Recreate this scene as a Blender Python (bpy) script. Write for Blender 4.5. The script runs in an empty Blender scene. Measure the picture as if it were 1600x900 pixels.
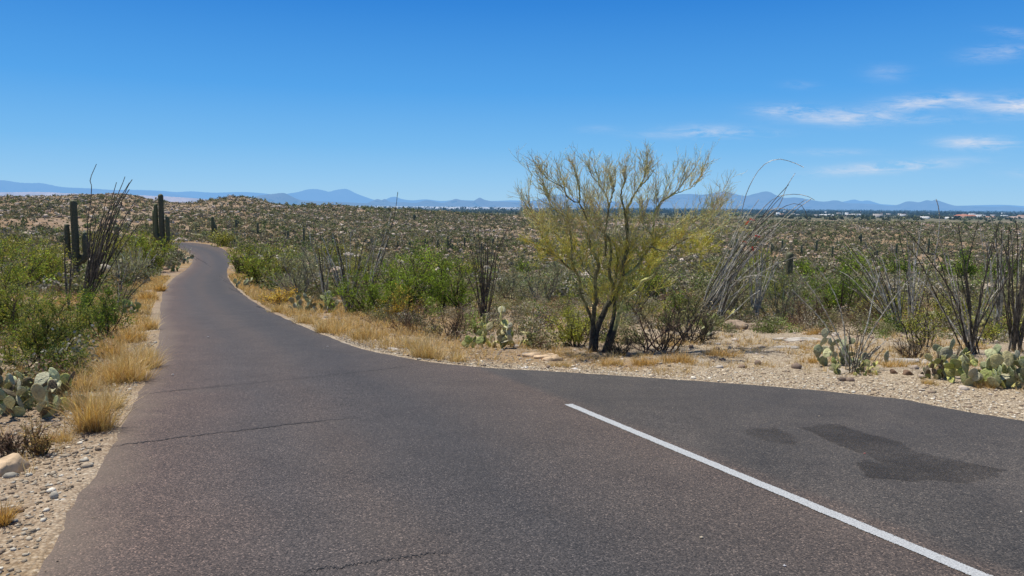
import bpy, bmesh, math, random
import numpy as np
from mathutils import Matrix, Vector
RS = np.random.RandomState(7)
random.seed(7)
C = bpy.context.scene.collection
R_ = math.radians

# ------------------------------------------------------------------ camera model
FPX = 1165.0; EYE = 1.6
PITCH = math.atan(130.0/FPX); ROLL = 0.009
fwd = np.array([0, math.cos(PITCH), -math.sin(PITCH)])
up0 = np.array([0, math.sin(PITCH), math.cos(PITCH)])
rt0 = np.array([1.0, 0, 0])
RT = math.cos(ROLL)*rt0 + math.sin(ROLL)*up0
UP = -math.sin(ROLL)*rt0 + math.cos(ROLL)*up0
def ray(px, py):
    d = fwd*FPX + RT*(px-800.0) + UP*(450.0-py)
    return d/d[1]                      # unit forward depth
def at_depth(px, py, Y):
    return np.array([0, 0, EYE]) + ray(px, py)*Y

# ------------------------------------------------------------------ noise
def _hash(ix, iy, s):
    n = (ix.astype(np.int64)*374761393 + iy.astype(np.int64)*668265263 + s*1442695041) & 0xffffffff
    n = ((n ^ (n >> 13))*1274126177) & 0xffffffff
    return ((n ^ (n >> 16)) & 0xffff)/65535.0
def vnoise(x, y, s=0):
    ix = np.floor(x); iy = np.floor(y); fx = x-ix; fy = y-iy
    fx = fx*fx*(3-2*fx); fy = fy*fy*(3-2*fy)
    a = _hash(ix, iy, s); b = _hash(ix+1, iy, s); c = _hash(ix, iy+1, s); d = _hash(ix+1, iy+1, s)
    return (a*(1-fx)+b*fx)*(1-fy)+(c*(1-fx)+d*fx)*fy
def fbm(x, y, o=4, s=0):
    x = np.asarray(x, float); y = np.asarray(y, float)
    t = 0; a = .5
    for k in range(o):
        t = t + a*(vnoise(x, y, s+k*17)-.5); a *= .5; x = x*2.03+11.7; y = y*2.03+5.3
    return t*2
def sstep(a, b, x):
    t = np.clip((x-a)/(b-a), 0, 1); return t*t*(3-2*t)

# ------------------------------------------------------------------ terrain table
near = [(-200, 17.0), (0, 0), (20, -1.7)]
far = [(1000, -13), (1500, -17), (3000, -25), (8000, -40), (20000, -60), (90000, -60)]
COLS = {
 -250: [(35,-2.8),(60,-3.9),(100,-4.3),(160,-4),(200,-2),(260,3.2),(330,1),(500,-6)],
 0:    [(35,-2.8),(60,-3.9),(100,-4.4),(160,-4.2),(200,-2),(265,3.0),(320,1),(500,-6)],
 110:  [(35,-2.85),(51,-3.7),(95,-4.7),(120,-5.0),(165,-4.9),(200,-2.6),(262,4.2),(320,2),(500,-6)],
 205:  [(35,-2.9),(51,-3.75),(95,-5.0),(120,-5.2),(165,-5.1),(200,-3),(260,5.1),(320,2.5),(500,-6)],
 292:  [(35,-2.9),(51,-3.75),(95,-5.1),(120,-5.3),(165,-5.2),(210,-3.0),(262,.6),(320,0),(500,-6)],
 372:  [(35,-2.9),(51,-3.75),(95,-5.1),(120,-5.3),(165,-5.3),(210,-3.2),(300,6.3),(350,3),(520,-6)],
 430:  [(35,-2.9),(51,-3.8),(95,-5.3),(140,-5.9),(180,-5.3),(300,1.2),(350,0),(520,-6)],
 510:  [(35,-2.95),(51,-4),(95,-6),(150,-7.3),(220,-6),(400,-.2),(480,-2),(800,-10)],
 650:  [(35,-3.0),(51,-4.2),(95,-7),(150,-8),(210,-7.6),(300,-6),(450,-2.9),(550,-5),(800,-11)],
 800:  [(35,-3.0),(51,-4.3),(110,-8.6),(150,-9),(250,-9),(400,-7.6),(500,-6.4),(700,-9)],
 1000: [(35,-3.0),(51,-4.3),(110,-9),(150,-10),(250,-10.5),(400,-9.5),(550,-8.6),(800,-12)],
 1250: [(35,-3.0),(51,-4.3),(110,-9.4),(170,-10.5),(260,-8.9),(350,-6.8),(450,-9.5),(700,-12)],
 1420: [(35,-3.0),(51,-4.3),(110,-9.2),(170,-10),(260,-7.8),(350,-3.6),(450,-9),(700,-12)],
 1600: [(35,-3.0),(51,-4.3),(110,-9.2),(170,-10.3),(260,-9.2),(350,-8.4),(450,-9.5),(700,-12)],
 1850: [(35,-3.0),(51,-4.3),(110,-9.2),(170,-10.3),(260,-9.8),(350,-9),(450,-10),(700,-12)]}
UU = np.linspace(-.95, .95, 120)
LY = np.linspace(math.log(60), math.log(90060), 700)       # over log(Y+50)
ckeys = sorted(COLS)
tab = []
for k in ckeys:
    pr = near + [p for p in COLS[k]] + far
    ys = np.array([p[0] for p in pr], float); zs = np.array([p[1] for p in pr], float)
    # smoothed piecewise-linear profile in log space
    tab.append(np.interp(np.exp(LY)-50, ys, zs))
tab = np.array(tab)
cu = (np.array(ckeys)-800)/FPX
T2 = np.array([np.interp(UU, cu, tab[:, j]) for j in range(len(LY))]).T
def blur(A, n, ax):
    k = np.exp(-.5*(np.arange(-3*n, 3*n+1)/n)**2); k /= k.sum()
    Ap = np.pad(A, [(3*n, 3*n) if i == ax else (0, 0) for i in range(2)], 'edge')
    return np.apply_along_axis(lambda v: np.convolve(v, k, 'valid'), ax, Ap)
T2 = blur(T2, 4, 1); T2 = blur(T2, 1, 0)
def h0(x, y):
    x = np.asarray(x, float); y = np.asarray(y, float)
    u = np.clip(x/np.maximum(y, 8.0), -.94, .94)
    # lateral field fades to a common profile near the viewer
    fu = (u+.95)/(1.9)*(len(UU)-1)
    ly = np.log(np.clip(y, 12, 89000)+50); fy = (ly-LY[0])/(LY[-1]-LY[0])*(len(LY)-1)
    i = np.clip(np.floor(fu).astype(int), 0, len(UU)-2); j = np.clip(np.floor(fy).astype(int), 0, len(LY)-2)
    a = fu-i; b = fy-j
    z = (T2[i, j]*(1-a)+T2[i+1, j]*a)*(1-b)+(T2[i, j+1]*(1-a)+T2[i+1, j+1]*a)*b
    w = sstep(14, 24, y)
    yn = np.clip(y, -400, 1e9)
    return np.where(y < 24, (-.085*np.maximum(yn, -60))*(1-w)+z*w, z)
def hit0(px, py, f=None):
    f = f or h0
    d = ray(px, py); Y = np.exp(np.linspace(math.log(1.2), math.log(60000), 2600))
    zz = EYE + d[2]*Y; g = f(d[0]*Y, Y)
    k = np.argmax(zz < g)
    if zz[k] >= g[k]: k = len(Y)-1
    k = max(k, 1)
    a, b = Y[k-1], Y[k]
    e0 = zz[k-1]-g[k-1]; e1 = zz[k]-g[k]
    t = e0/(e0-e1) if e0 != e1 else 0
    Yh = a+(b-a)*t
    return np.array([d[0]*Yh, Yh, EYE+d[2]*Yh])

# ------------------------------------------------------------------ asphalt outline
def densify(P, n):
    P = np.array(P, float); s = np.r_[0, np.cumsum(np.linalg.norm(np.diff(P, axis=0), axis=1))]
    # catmull-rom through points then even sampling
    out = []
    for i in range(len(P)-1):
        p0 = P[max(i-1, 0)]; p1 = P[i]; p2 = P[i+1]; p3 = P[min(i+2, len(P)-1)]
        for t in np.linspace(0, 1, 16, endpoint=False):
            out.append(.5*((2*p1)+(-p0+p2)*t+(2*p0-5*p1+4*p2-p3)*t*t+(-p0+3*p1-3*p2+p3)*t**3))
    out.append(P[-1]); out = np.array(out)
    s = np.r_[0, np.cumsum(np.linalg.norm(np.diff(out, axis=0), axis=1))]
    q = np.linspace(0, 1, n)**1.0*s[-1]
    return np.array([np.interp(q, s, out[:, k]) for k in range(out.shape[1])]).T
LE = [(40,900),(102,790),(165,700),(203,630),(226,585),(240,545),(247,510),(250,480),(256,452),(272,434),(292,420),(301,407),(297,396),(281,388),(262,383.5)]
RE = [(652,561),(560,541),(480,511),(420,484),(380,459),(359,438),(355,420),(361,404),(352,391),(330,383),(295,378.8),(262,377.5)]
PO = [(1600,655),(1400,621),(1200,602),(1000,588),(850,578),(750,572)]
Lp = [hit0(*p)[:2] for p in LE]; Rp = [hit0(*p)[:2] for p in RE]; Pp = [hit0(*p)[:2] for p in PO]
L0 = Lp[0]
farL = [hit0(*p)[:2] for p in ((215,375),(170,368),(128,364))]; farR = [hit0(*p)[:2] for p in ((215,369),(170,362.5),(130,359.5))]
Lp = [L0+np.array([3.4,-9.0]), L0+np.array([1.45,-3.8])] + Lp + [np.array(p, float) for p in farL]
Rp = [np.array([14.0,-9.0]), np.array([12.5,-2.5]), np.array([9.2,3.0])] + Pp + Rp + [np.array(p, float) for p in farR]
NR = 460
Ld = densify(Lp, 1500); Rd = densify(Rp, 1500)
# pair the two edges: for rows, march both; weight rows towards the camera
def pair(n):
    keyL = [0, 1, 2, 3.6, 5, 7, 9, 11, 13, 15, len(Lp)-1-3, len(Lp)-1]
    keyR = [0, 1, 2, 3.2, 5, 8.5, 10.5, 12, 13.5, 15, len(Rp)-1-3, len(Rp)-1]
    t = np.linspace(0, len(keyL)-1, n)
    kl = np.interp(t, range(len(keyL)), keyL); kr = np.interp(t, range(len(keyR)), keyR)
    def ev(P, k):
        P = np.array(P); i = np.clip(np.floor(k).astype(int), 0, len(P)-2); f = (k-i)[:, None]
        p0 = P[np.maximum(i-1, 0)]; p1 = P[i]; p2 = P[i+1]; p3 = P[np.minimum(i+2, len(P)-1)]
        return .5*((2*p1)+(-p0+p2)*f+(2*p0-5*p1+4*p2-p3)*f*f+(-p0+3*p1-3*p2+p3)*f**3)
    return ev(Lp, kl), ev(Rp, kr)
EL, ER = pair(NR)
def jag(E, s, sgn):
    n = np.zeros(len(E)); d = np.gradient(E, axis=0); d /= np.linalg.norm(d, axis=1)[:, None]+1e-9
    nr = np.c_[-d[:, 1], d[:, 0]]
    a = .05*fbm(E[:, 0]*1.1, E[:, 1]*1.1, 3, s)+.05*fbm(E[:, 0]*5, E[:, 1]*5, 3, s+5)
    return E+nr*a[:, None]*sgn
EL = jag(EL, 3, 1); ER = jag(ER, 9, 1)
OUT = np.r_[EL[::2], ER[::-2]]
def sdist(x, y):
    """signed distance to the asphalt outline, negative inside"""
    x = np.asarray(x, float).ravel(); y = np.asarray(y, float).ravel()
    best = np.full(x.shape, 1e9); ins = np.zeros(x.shape, bool)
    A = OUT; B = np.roll(OUT, -1, axis=0)
    for (ax, ay), (bx, by) in zip(A, B):
        dx, dy = bx-ax, by-ay; l2 = dx*dx+dy*dy
        if l2 < 1e-10: continue
        t = np.clip(((x-ax)*dx+(y-ay)*dy)/l2, 0, 1)
        d = (x-ax-t*dx)**2+(y-ay-t*dy)**2
        np.minimum(best, d, out=best)
        c = ((ay > y) != (by > y))
        if abs(by-ay) > 1e-12:
            ins ^= c & (x < dx*(y-ay)/(by-ay)+ax)
    s = np.sqrt(best); return np.where(ins, -s, s)
def relief(x, y, sd):
    r = np.hypot(x, y)
    w1 = sstep(.15, 2.0, sd)
    z = .07*fbm(x/1.3, y/1.3, 4, 1)*w1 + .015*fbm(x*3, y*3, 3, 2)*sstep(0.02, .3, sd)
    w2 = sstep(3, 25, sd)
    z += w2*(.45*fbm(x/14, y/14, 4, 3))*sstep(12, 40, r)
    z += w2*sstep(120, 240, r)*2.0*fbm(x/55, y/55, 5, 4)*(1-sstep(900, 2500, r))
    z += sstep(90, 200, r)*w2*.5*fbm(x/9, y/9, 3, 8)*(1-sstep(900, 2500, r))
    z -= .03*sstep(.0, .5, sd)
    return z
def h(x, y):
    x = np.asarray(x, float); y = np.asarray(y, float); sh = x.shape
    xf = x.ravel(); yf = y.ravel()
    sd = np.full(xf.shape, 999.0); m = (np.hypot(xf, yf) < 320)
    if m.any(): sd[m] = sdist(xf[m], yf[m])
    z = h0(xf, yf)+relief(xf, yf, sd)-np.where(sd < 0, .02+.0012*np.hypot(xf, yf), 0)*sstep(0, -.15, sd)
    return z.reshape(sh)
def hit(px, py): return hit0(px, py, lambda a, b: h(a, b))

# ------------------------------------------------------------------ mesh builder
class MB:
    def __init__(s): s.V = []; s.Q = []; s.T = []; s.c = []; s.n = 0
    def add(s, V, Q=None, T=None, col=(.5, .5, .5)):
        V = np.asarray(V, float).reshape(-1, 3)
        if Q is not None and len(Q): s.Q.append(np.asarray(Q, np.int64)+s.n)
        if T is not None and len(T): s.T.append(np.asarray(T, np.int64)+s.n)
        col = np.asarray(col, float)
        if col.ndim == 1: col = np.tile(col, (len(V), 1))
        s.c.append(col); s.V.append(V); s.n += len(V)
    def mesh(s, name, mat, smooth=False, origin=None):
        V = np.concatenate(s.V); col = np.concatenate(s.c)
        if origin is not None: V = V-np.asarray(origin)
        Q = np.concatenate(s.Q) if s.Q else np.zeros((0, 4), int); T = np.concatenate(s.T) if s.T else np.zeros((0, 3), int)
        me = bpy.data.meshes.new(name)
        me.vertices.add(len(V)); me.vertices.foreach_set('co', V.astype(np.float32).ravel())
        nl = len(Q)*4+len(T)*3; me.loops.add(nl); me.polygons.add(len(Q)+len(T))
        me.loops.foreach_set('vertex_index', np.r_[Q.ravel(), T.ravel()].astype(np.int32))
        st = np.r_[np.arange(len(Q))*4, len(Q)*4+np.arange(len(T))*3]
        me.polygons.foreach_set('loop_start', st.astype(np.int32))
        if smooth: me.polygons.foreach_set('use_smooth', np.ones(len(Q)+len(T), bool))
        me.update(calc_edges=True)
        a = me.color_attributes.new('tint', 'FLOAT_COLOR', 'POINT')
        a.data.foreach_set('color', np.c_[np.clip(col, 0, 1), np.ones(len(col))].astype(np.float32).ravel())
        me.materials.append(mat); return me
    def build(s, name, mat, parent=None, smooth=False, origin=None):
        if not s.V: return None
        o0 = origin if origin is not None else (parent['_o'] if parent is not None and '_o' in parent else (0, 0, 0))
        me = s.mesh(name, mat, smooth, o0)
        o = bpy.data.objects.new(name, me); C.objects.link(o)
        if parent is not None: o.parent = parent
        else: o.location = o0
        return o

def tubes(mb, P, Rr, sides=4, col=(.3, .3, .3), ribs=0, ribamp=0, cap=False):
    """P (K,N,3), Rr (K,N)"""
    P = np.asarray(P, float); Rr = np.asarray(Rr, float)
    if P.ndim == 2: P = P[None]; Rr = Rr[None]
    K, N, _ = P.shape
    D = np.gradient(P, axis=1); D /= np.linalg.norm(D, axis=2, keepdims=True)+1e-9
    ref = np.zeros_like(D); ref[..., 0] = 1
    m = np.abs(D[..., 0]) > .9; ref[m] = (0, 1, 0)
    # constant reference per tube keeps the ring from twisting
    A = np.cross(D, ref); A /= np.linalg.norm(A, axis=2, keepdims=True)+1e-9
    B = np.cross(D, A)
    th = np.linspace(0, 2*np.pi, sides, endpoint=False)
    rr = Rr[..., None]*(1+(ribamp*np.cos(th*ribs) if ribs else 0*th))
    V = P[:, :, None, :]+rr[..., None]*(np.cos(th)[None, None, :, None]*A[:, :, None, :]+np.sin(th)[None, None, :, None]*B[:, :, None, :])
    idx = np.arange(K*N*sides).reshape(K, N, sides)
    a = idx[:, :-1]; b = np.roll(a, -1, axis=2); d = idx[:, 1:]; c = np.roll(d, -1, axis=2)
    Q = np.stack([a, b, c, d], -1).reshape(-1, 4)
    col = np.asarray(col, float)
    if col.ndim == 2 and len(col) == K: col = np.repeat(col, N*sides, axis=0)
    elif col.ndim == 3: col = np.repeat(col[:, :, None, :], sides, axis=2).reshape(-1, 3)
    mb.add(V, Q, None, col)

def rnd_dirs(n, rs=RS):
    v = rs.normal(size=(n, 3)); return v/np.linalg.norm(v, axis=1, keepdims=True)
def leaves(mb, P, size, col, aspect=.5, upb=.3, dirs=None, tri=False):
    n = len(P)
    if n == 0: return
    a = rnd_dirs(n) if dirs is None else dirs
    a = a+np.array([0, 0, upb]); a /= np.linalg.norm(a, axis=1, keepdims=True)+1e-9
    b = np.cross(a, rnd_dirs(n)); b /= np.linalg.norm(b, axis=1, keepdims=True)+1e-9
    s = np.broadcast_to(np.asarray(size, float).reshape(-1, 1) if np.ndim(size) else np.full((n, 1), size), (n, 1))
    a = a*s; b = b*s*aspect
    if tri:
        V = np.stack([P-b*.5, P+b*.5, P+a], 1); mb.add(V, None, np.arange(3*n).reshape(-1, 3), np.repeat(col, 3, 0) if np.ndim(col) == 2 else col)
    else:
        V = np.stack([P, P+a*.5+b*.5, P+a, P+a*.5-b*.5], 1); mb.add(V, np.arange(4*n).reshape(-1, 4), None, np.repeat(col, 4, 0) if np.ndim(col) == 2 else col)

def walk(S, D, L, n=5, wob=.25, up=.0, grav=0.0):
    """random-walk branches. S (K,3) D (K,3) L (K,) -> P (K,n,3)"""
    K = len(S); P = np.zeros((K, n, 3)); P[:, 0] = S; d = D/ (np.linalg.norm(D, axis=1, keepdims=True)+1e-9)
    st = (L/(n-1))[:, None]
    for i in range(1, n):
        d = d+RS.normal(size=(K, 3))*wob/math.sqrt(n)+np.array([0, 0, up/n])-np.array([0, 0, grav*i/n/n])
        d /= np.linalg.norm(d, axis=1, keepdims=True)+1e-9
        P[:, i] = P[:, i-1]+d*st
    return P
def spawn(P, m, lo=.3, hi=1.0, spread=.8, up=.3):
    """m children per branch of P (K,N,3): start points, directions"""
    K, N, _ = P.shape
    t = RS.uniform(lo, hi, size=(K, m))*(N-1.001); i = t.astype(int); f = (t-i)[..., None]
    k = np.arange(K)[:, None]
    S = P[k, i]*(1-f)+P[k, i+1]*f; D = P[k, i+1]-P[k, i]
    D /= np.linalg.norm(D, axis=2, keepdims=True)+1e-9
    S = S.reshape(-1, 3); D = D.reshape(-1, 3)+rnd_dirs(K*m)*spread+np.array([0, 0, up])
    return S, D, t.reshape(-1)/(N-1)
def vary(col, n, v=.25, hue=.08):
    col = np.asarray(col, float)
    b = np.exp(RS.normal(size=(n, 1))*v); hcol = 1+RS.normal(size=(n, 3))*hue
    return np.clip(col*b*hcol, .004, .9)

# ------------------------------------------------------------------ materials
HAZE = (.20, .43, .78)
def mat_new(name):
    m = bpy.data.materials.new(name); m.use_nodes = True; nt = m.node_tree; nt.nodes.clear(); return m, nt
class N:
    def __init__(s, nt): s.nt = nt
    def __call__(s, t, **k):
        n = s.nt.nodes.new(t)
        for a, b in k.items():
            if a == 'inp':
                for i, v in b.items():
                    if isinstance(v, bpy.types.NodeSocket): s.nt.links.new(v, n.inputs[i])
                    else: n.inputs[i].default_value = v
            else: setattr(n, a, b)
        return n
    def math(s, op, a, b=0.0, clamp=False):
        return s('ShaderNodeMath', operation=op, use_clamp=clamp, inp={0: a, 1: b}).outputs[0]
    def mix(s, f, a, b, bt='MIX'):
        n = s('ShaderNodeMix', data_type='RGBA', blend_type=bt)
        for i, v in ((0, f), (6, a), (7, b)):
            if isinstance(v, bpy.types.NodeSocket): s.nt.links.new(v, n.inputs[i])
            else: n.inputs[i].default_value = v if i == 0 or len(v) == 4 else (*v, 1)
        return n.outputs[2]
    def ramp(s, f, pts):
        n = s('ShaderNodeValToRGB'); s.nt.links.new(f, n.inputs[0]); e = n.color_ramp.elements
        while len(e) < len(pts): e.new(.5)
        for i, (p, c) in enumerate(pts):
            e[i].position = p; e[i].color = (*c, 1) if len(c) == 3 else c
        return n.outputs[0]
    def maprange(s, v, a, b, c=0.0, d=1.0):
        return s('ShaderNodeMapRange', inp={0: v, 1: a, 2: b, 3: c, 4: d}).outputs[0]
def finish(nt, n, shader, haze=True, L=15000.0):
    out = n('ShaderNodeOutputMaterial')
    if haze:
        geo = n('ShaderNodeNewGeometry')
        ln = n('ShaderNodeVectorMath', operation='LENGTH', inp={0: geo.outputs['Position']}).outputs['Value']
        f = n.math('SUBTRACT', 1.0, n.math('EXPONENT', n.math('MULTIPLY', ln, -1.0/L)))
        em = n('ShaderNodeEmission', inp={0: (*HAZE, 1), 1: 1.0})  # aerial haze painted into the material as a glow, growing with distance from origin
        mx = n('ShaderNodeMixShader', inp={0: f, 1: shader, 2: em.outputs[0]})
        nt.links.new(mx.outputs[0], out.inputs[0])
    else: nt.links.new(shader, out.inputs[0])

def veg_mat(name, transl=.3, rough=.8, haze=False, bump=0, bscale=60.0, spec=.2, noise=.0):
    m, nt = mat_new(name); n = N(nt)
    c = n('ShaderNodeAttribute', attribute_name='tint').outputs['Color']
    geo = n('ShaderNodeNewGeometry').outputs['Position']
    if noise:
        nz = n('ShaderNodeTexNoise', inp={'Vector': geo, 'Scale': bscale*.4, 'Detail': 4.0}).outputs[0]
        c = n.mix(1.0, c, n.ramp(nz, [(.3, (1-noise,)*3), (.7, (1+noise*.5,)*3)]), 'MULTIPLY')
    p = n('ShaderNodeBsdfPrincipled', inp={'Base Color': c, 'Roughness': rough, 'Specular IOR Level': spec})
    if bump:
        nz = n('ShaderNodeTexNoise', inp={'Vector': geo, 'Scale': bscale, 'Detail': 5.0}).outputs[0]
        nt.links.new(n('ShaderNodeBump', inp={'Strength': bump, 'Distance': .02, 'Height': nz}).outputs[0], p.inputs['Normal'])
    sh = p.outputs[0]
    if transl:
        t = n('ShaderNodeBsdfTranslucent', inp={0: n.mix(1.0, c, (1.25, 1.15, .5), 'MULTIPLY')})
        sh = n('ShaderNodeMixShader', inp={0: transl, 1: sh, 2: t.outputs[0]}).outputs[0]
    finish(nt, n, sh, haze); return m
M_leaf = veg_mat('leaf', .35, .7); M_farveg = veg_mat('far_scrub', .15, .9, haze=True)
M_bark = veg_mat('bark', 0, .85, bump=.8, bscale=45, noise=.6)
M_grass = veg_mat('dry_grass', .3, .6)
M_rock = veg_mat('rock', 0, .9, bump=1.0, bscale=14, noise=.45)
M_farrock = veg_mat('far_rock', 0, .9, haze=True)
M_pebble = veg_mat('pebble', 0, .9, noise=.2, bscale=90)
M_flower = veg_mat('ocotillo_flower', .3, .5)
def cactus_mat(name, dots):
    m, nt = mat_new(name); n = N(nt)
    c = n('ShaderNodeAttribute', attribute_name='tint').outputs['Color']
    tc = n('ShaderNodeTexCoord').outputs['Object']
    oi = n('ShaderNodeObjectInfo')
    hs = n('ShaderNodeHueSaturation', inp={'Hue': n.maprange(oi.outputs['Random'], 0., 1., .475, .515), 'Saturation': n.maprange(oi.outputs['Random'], 0., 1., .8, 1.1), 'Value': n.maprange(oi.outputs['Random'], 0., 1., .75, 1.2), 'Color': c}).outputs[0]
    nz = n('ShaderNodeTexNoise', inp={'Vector': tc, 'Scale': 9.0, 'Detail': 5.0}).outputs[0]
    hs = n.mix(n.maprange(nz, .50, .72, 0., .8), hs, (.27, .22, .12))
    if dots:
        v = n('ShaderNodeTexVoronoi', inp={'Vector': tc, 'Scale': dots, 'Randomness': .35}).outputs['Distance']
        hs = n.mix(n.maprange(v, .14, .24, 1., 0.), hs, (.06, .045, .025))
    p = n('ShaderNodeBsdfPrincipled', inp={'Base Color': hs, 'Roughness': .6, 'Specular IOR Level': .3})
    nt.links.new(n('ShaderNodeBump', inp={'Strength': .8, 'Distance': .015, 'Height': nz}).outputs[0], p.inputs['Normal'])
    finish(nt, n, p.outputs[0], False); return m
M_pad = cactus_mat('prickly_pear_skin', 26.0); M_sag = cactus_mat('saguaro_skin', 0)

# ground
def ground_mat():
    m, nt = mat_new('desert_ground'); n = N(nt)
    pos = n('ShaderNodeNewGeometry').outputs['Position']
    z = n('ShaderNodeAttribute', attribute_name='tint')           # r gravel, g dry grass cover, b far scrub cover
    sep = n('ShaderNodeSeparateColor', inp={0: z.outputs['Color']})
    def noise(s, d=5.0, rgh=.6): return n('ShaderNodeTexNoise', inp={'Vector': pos, 'Scale': s, 'Detail': d, 'Roughness': rgh}).outputs[0]
    big = noise(.05); mid = noise(.6); fine = noise(9.0, 6.0, .7)
    soil = n.ramp(mid, [(.3, (.20, .135, .085)), (.5, (.32, .225, .145)), (.68, (.42, .33, .235))])
    soil = n.mix(1.0, soil, (.90, .87, .87), 'MULTIPLY')
    soil = n.mix(n.maprange(big, .42, .62), soil, n.ramp(fine, [(.35, (.23, .165, .11)), (.65, (.36, .29, .205))]))
    pk = n('ShaderNodeTexVoronoi', inp={'Vector': pos, 'Scale': 38.0}); pk2 = n('ShaderNodeTexVoronoi', inp={'Vector': pos, 'Scale': 75.0})
    sepc = n('ShaderNodeSeparateColor', inp={0: pk.outputs['Color']})
    sepc2 = n('ShaderNodeSeparateColor', inp={0: pk2.outputs['Color']})
    peb = n.ramp(sepc.outputs[0], [(0, (.24, .185, .135)), (.4, (.45, .375, .285)), (.8, (.58, .51, .41)), (1, (.75, .70, .61))])
    peb2 = n.ramp(sepc2.outputs[1], [(0, (.20, .155, .115)), (.5, (.43, .355, .27)), (1, (.70, .64, .54))])
    peb = n.mix(n.maprange(sepc.outputs[2], .45, .55), peb, peb2)
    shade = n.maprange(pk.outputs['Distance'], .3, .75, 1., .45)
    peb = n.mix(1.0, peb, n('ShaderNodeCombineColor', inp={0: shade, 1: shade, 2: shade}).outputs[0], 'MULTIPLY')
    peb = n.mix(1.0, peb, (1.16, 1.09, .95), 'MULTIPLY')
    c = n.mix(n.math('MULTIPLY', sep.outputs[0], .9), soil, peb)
    gr = n.ramp(fine, [(.3, (.20, .12, .045)), (.5, (.34, .21, .075)), (.7, (.46, .32, .14))])
    c = n.mix(n.math('MULTIPLY', sep.outputs[1], .7), c, gr)
    # bigger stones / pale rock on slopes
    rk = n('ShaderNodeTexVoronoi', inp={'Vector': pos, 'Scale': .9})
    rs = n('ShaderNodeSeparateColor', inp={0: rk.outputs['Color']})
    c = n.mix(n.math('MULTIPLY', n.maprange(rs.outputs[0], .75, .85), n.maprange(rk.outputs['Distance'], .25, .4, .55, 0.)), c, (.45, .40, .33))
    far = n.ramp(noise(.012, 8.0, .75), [(.35, (.075, .085, .04)), (.5, (.12, .12, .065)), (.62, (.24, .19, .125))])
    c = n.mix(sep.outputs[2], c, far)
    p = n('ShaderNodeBsdfPrincipled', inp={'Base Color': c, 'Roughness': .95, 'Specular IOR Level': .1})
    hgt = n.math('ADD', n.math('MULTIPLY', pk.outputs['Distance'], -1.0), n.math('MULTIPLY', fine, 1.2))
    nt.links.new(n('ShaderNodeBump', inp={'Strength': .8, 'Distance': .02, 'Height': hgt}).outputs[0], p.inputs['Normal'])
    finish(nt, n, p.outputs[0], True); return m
def asphalt_mat(patch=False):
    m, nt = mat_new('asphalt_patch' if patch else 'asphalt'); n = N(nt)
    pos = n('ShaderNodeNewGeometry').outputs['Position']
    a = n('ShaderNodeAttribute', attribute_name='tint'); sep = n('ShaderNodeSeparateColor', inp={0: a.outputs['Color']})
    # r: metres from left edge /20, g: pull-out weight, b: patch alpha
    def noise(s, d=4.0, rgh=.6, v=pos): return n('ShaderNodeTexNoise', inp={'Vector': v, 'Scale': s, 'Detail': d, 'Roughness': rgh}).outputs[0]
    wob = n.math('MULTIPLY', n.math('SUBTRACT', noise(.35), .5), .05)
    u = n.math('ADD', sep.outputs[0], wob)
    red = (.116, .088, .078); grey = (.072, .064, .063)
    main = n.ramp(u, [(0, (.112, .083, .073)), (.03, (.088, .069, .064)), (.065, (.066, .060, .062)), (.095, (.074, .064, .062)), (.115, (.058, .0545, .057)), (.145, (.050, .0485, .052)), (.18, (.070, .062, .060)), (.24, (.086, .070, .063)), (.3, (.072, .064, .060))])
    po = n.ramp(noise(.8, 6.0, .65), [(.3, (.048, .046, .046)), (.7, (.078, .072, .068))])
    c = n.mix(sep.outputs[1], main, po)
    vo = n('ShaderNodeTexVoronoi', inp={'Vector': pos, 'Scale': 120.0}); vs = n('ShaderNodeSeparateColor', inp={0: vo.outputs['Color']})
    f2 = noise(220.0, 3.0, .7)
    sp = n.ramp(vs.outputs[0], [(0, (.32, .31, .32)), (.3, (.68, .68, .68)), (.72, (1.08, 1.06, 1.04)), (.92, (1.6, 1.52, 1.45)), (1, (3.0, 2.8, 2.6))])
    c = n.mix(1.0, c, sp, 'MULTIPLY')
    c = n.mix(1.0, c, n.ramp(f2, [(.3, (.6,)*3), (.7, (1.4,)*3)]), 'MULTIPLY')
    c = n.mix(1.0, c, n.ramp(noise(1.7, 6.0), [(.3, (.86,)*3), (.7, (1.1,)*3)]), 'MULTIPLY')
    c = n.mix(1.0, c, (1.15, 1.085, .98), 'MULTIPLY')
    c = n.mix(n.math('MULTIPLY', n.maprange(n.math('ADD', u, n.math('MULTIPLY', n.math('SUBTRACT', noise(3.0, 6.0, .7), .5), .03)), .022, .0), .55), c, (.20, .155, .11))
    c = n.mix(n.maprange(noise(.9, 7.0, .7), .56, .74, 0., .35), c, (.115, .095, .078))
    if patch: c = n.mix(1.0, c, (.60, .60, .60), 'MULTIPLY')
    p = n('ShaderNodeBsdfPrincipled', inp={'Base Color': c, 'Roughness': .78, 'Specular IOR Level': .35})
    hh = n.math('ADD', n.math('MULTIPLY', vo.outputs['Distance'], -1.0), n.math('MULTIPLY', f2, .8))
    nt.links.new(n('ShaderNodeBump', inp={'Strength': .55, 'Distance': .004, 'Height': hh}).outputs[0], p.inputs['Normal'])
    sh = p.outputs[0]
    if patch:
        al = n.math('MULTIPLY', n.math('MULTIPLY', n.maprange(n.math('ADD', sep.outputs[2], n.math('MULTIPLY', n.math('SUBTRACT', noise(5.0, 7.0, .75), .5), 1.1)), .38, .7), .8), n.maprange(noise(1.5, 5.0, .6), .3, .65, .15, .62))
        tr = n('ShaderNodeBsdfTransparent')
        sh = n('ShaderNodeMixShader', inp={0: al, 1: tr.outputs[0], 2: sh}).outputs[0]
    finish(nt, n, sh, False); return m
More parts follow.
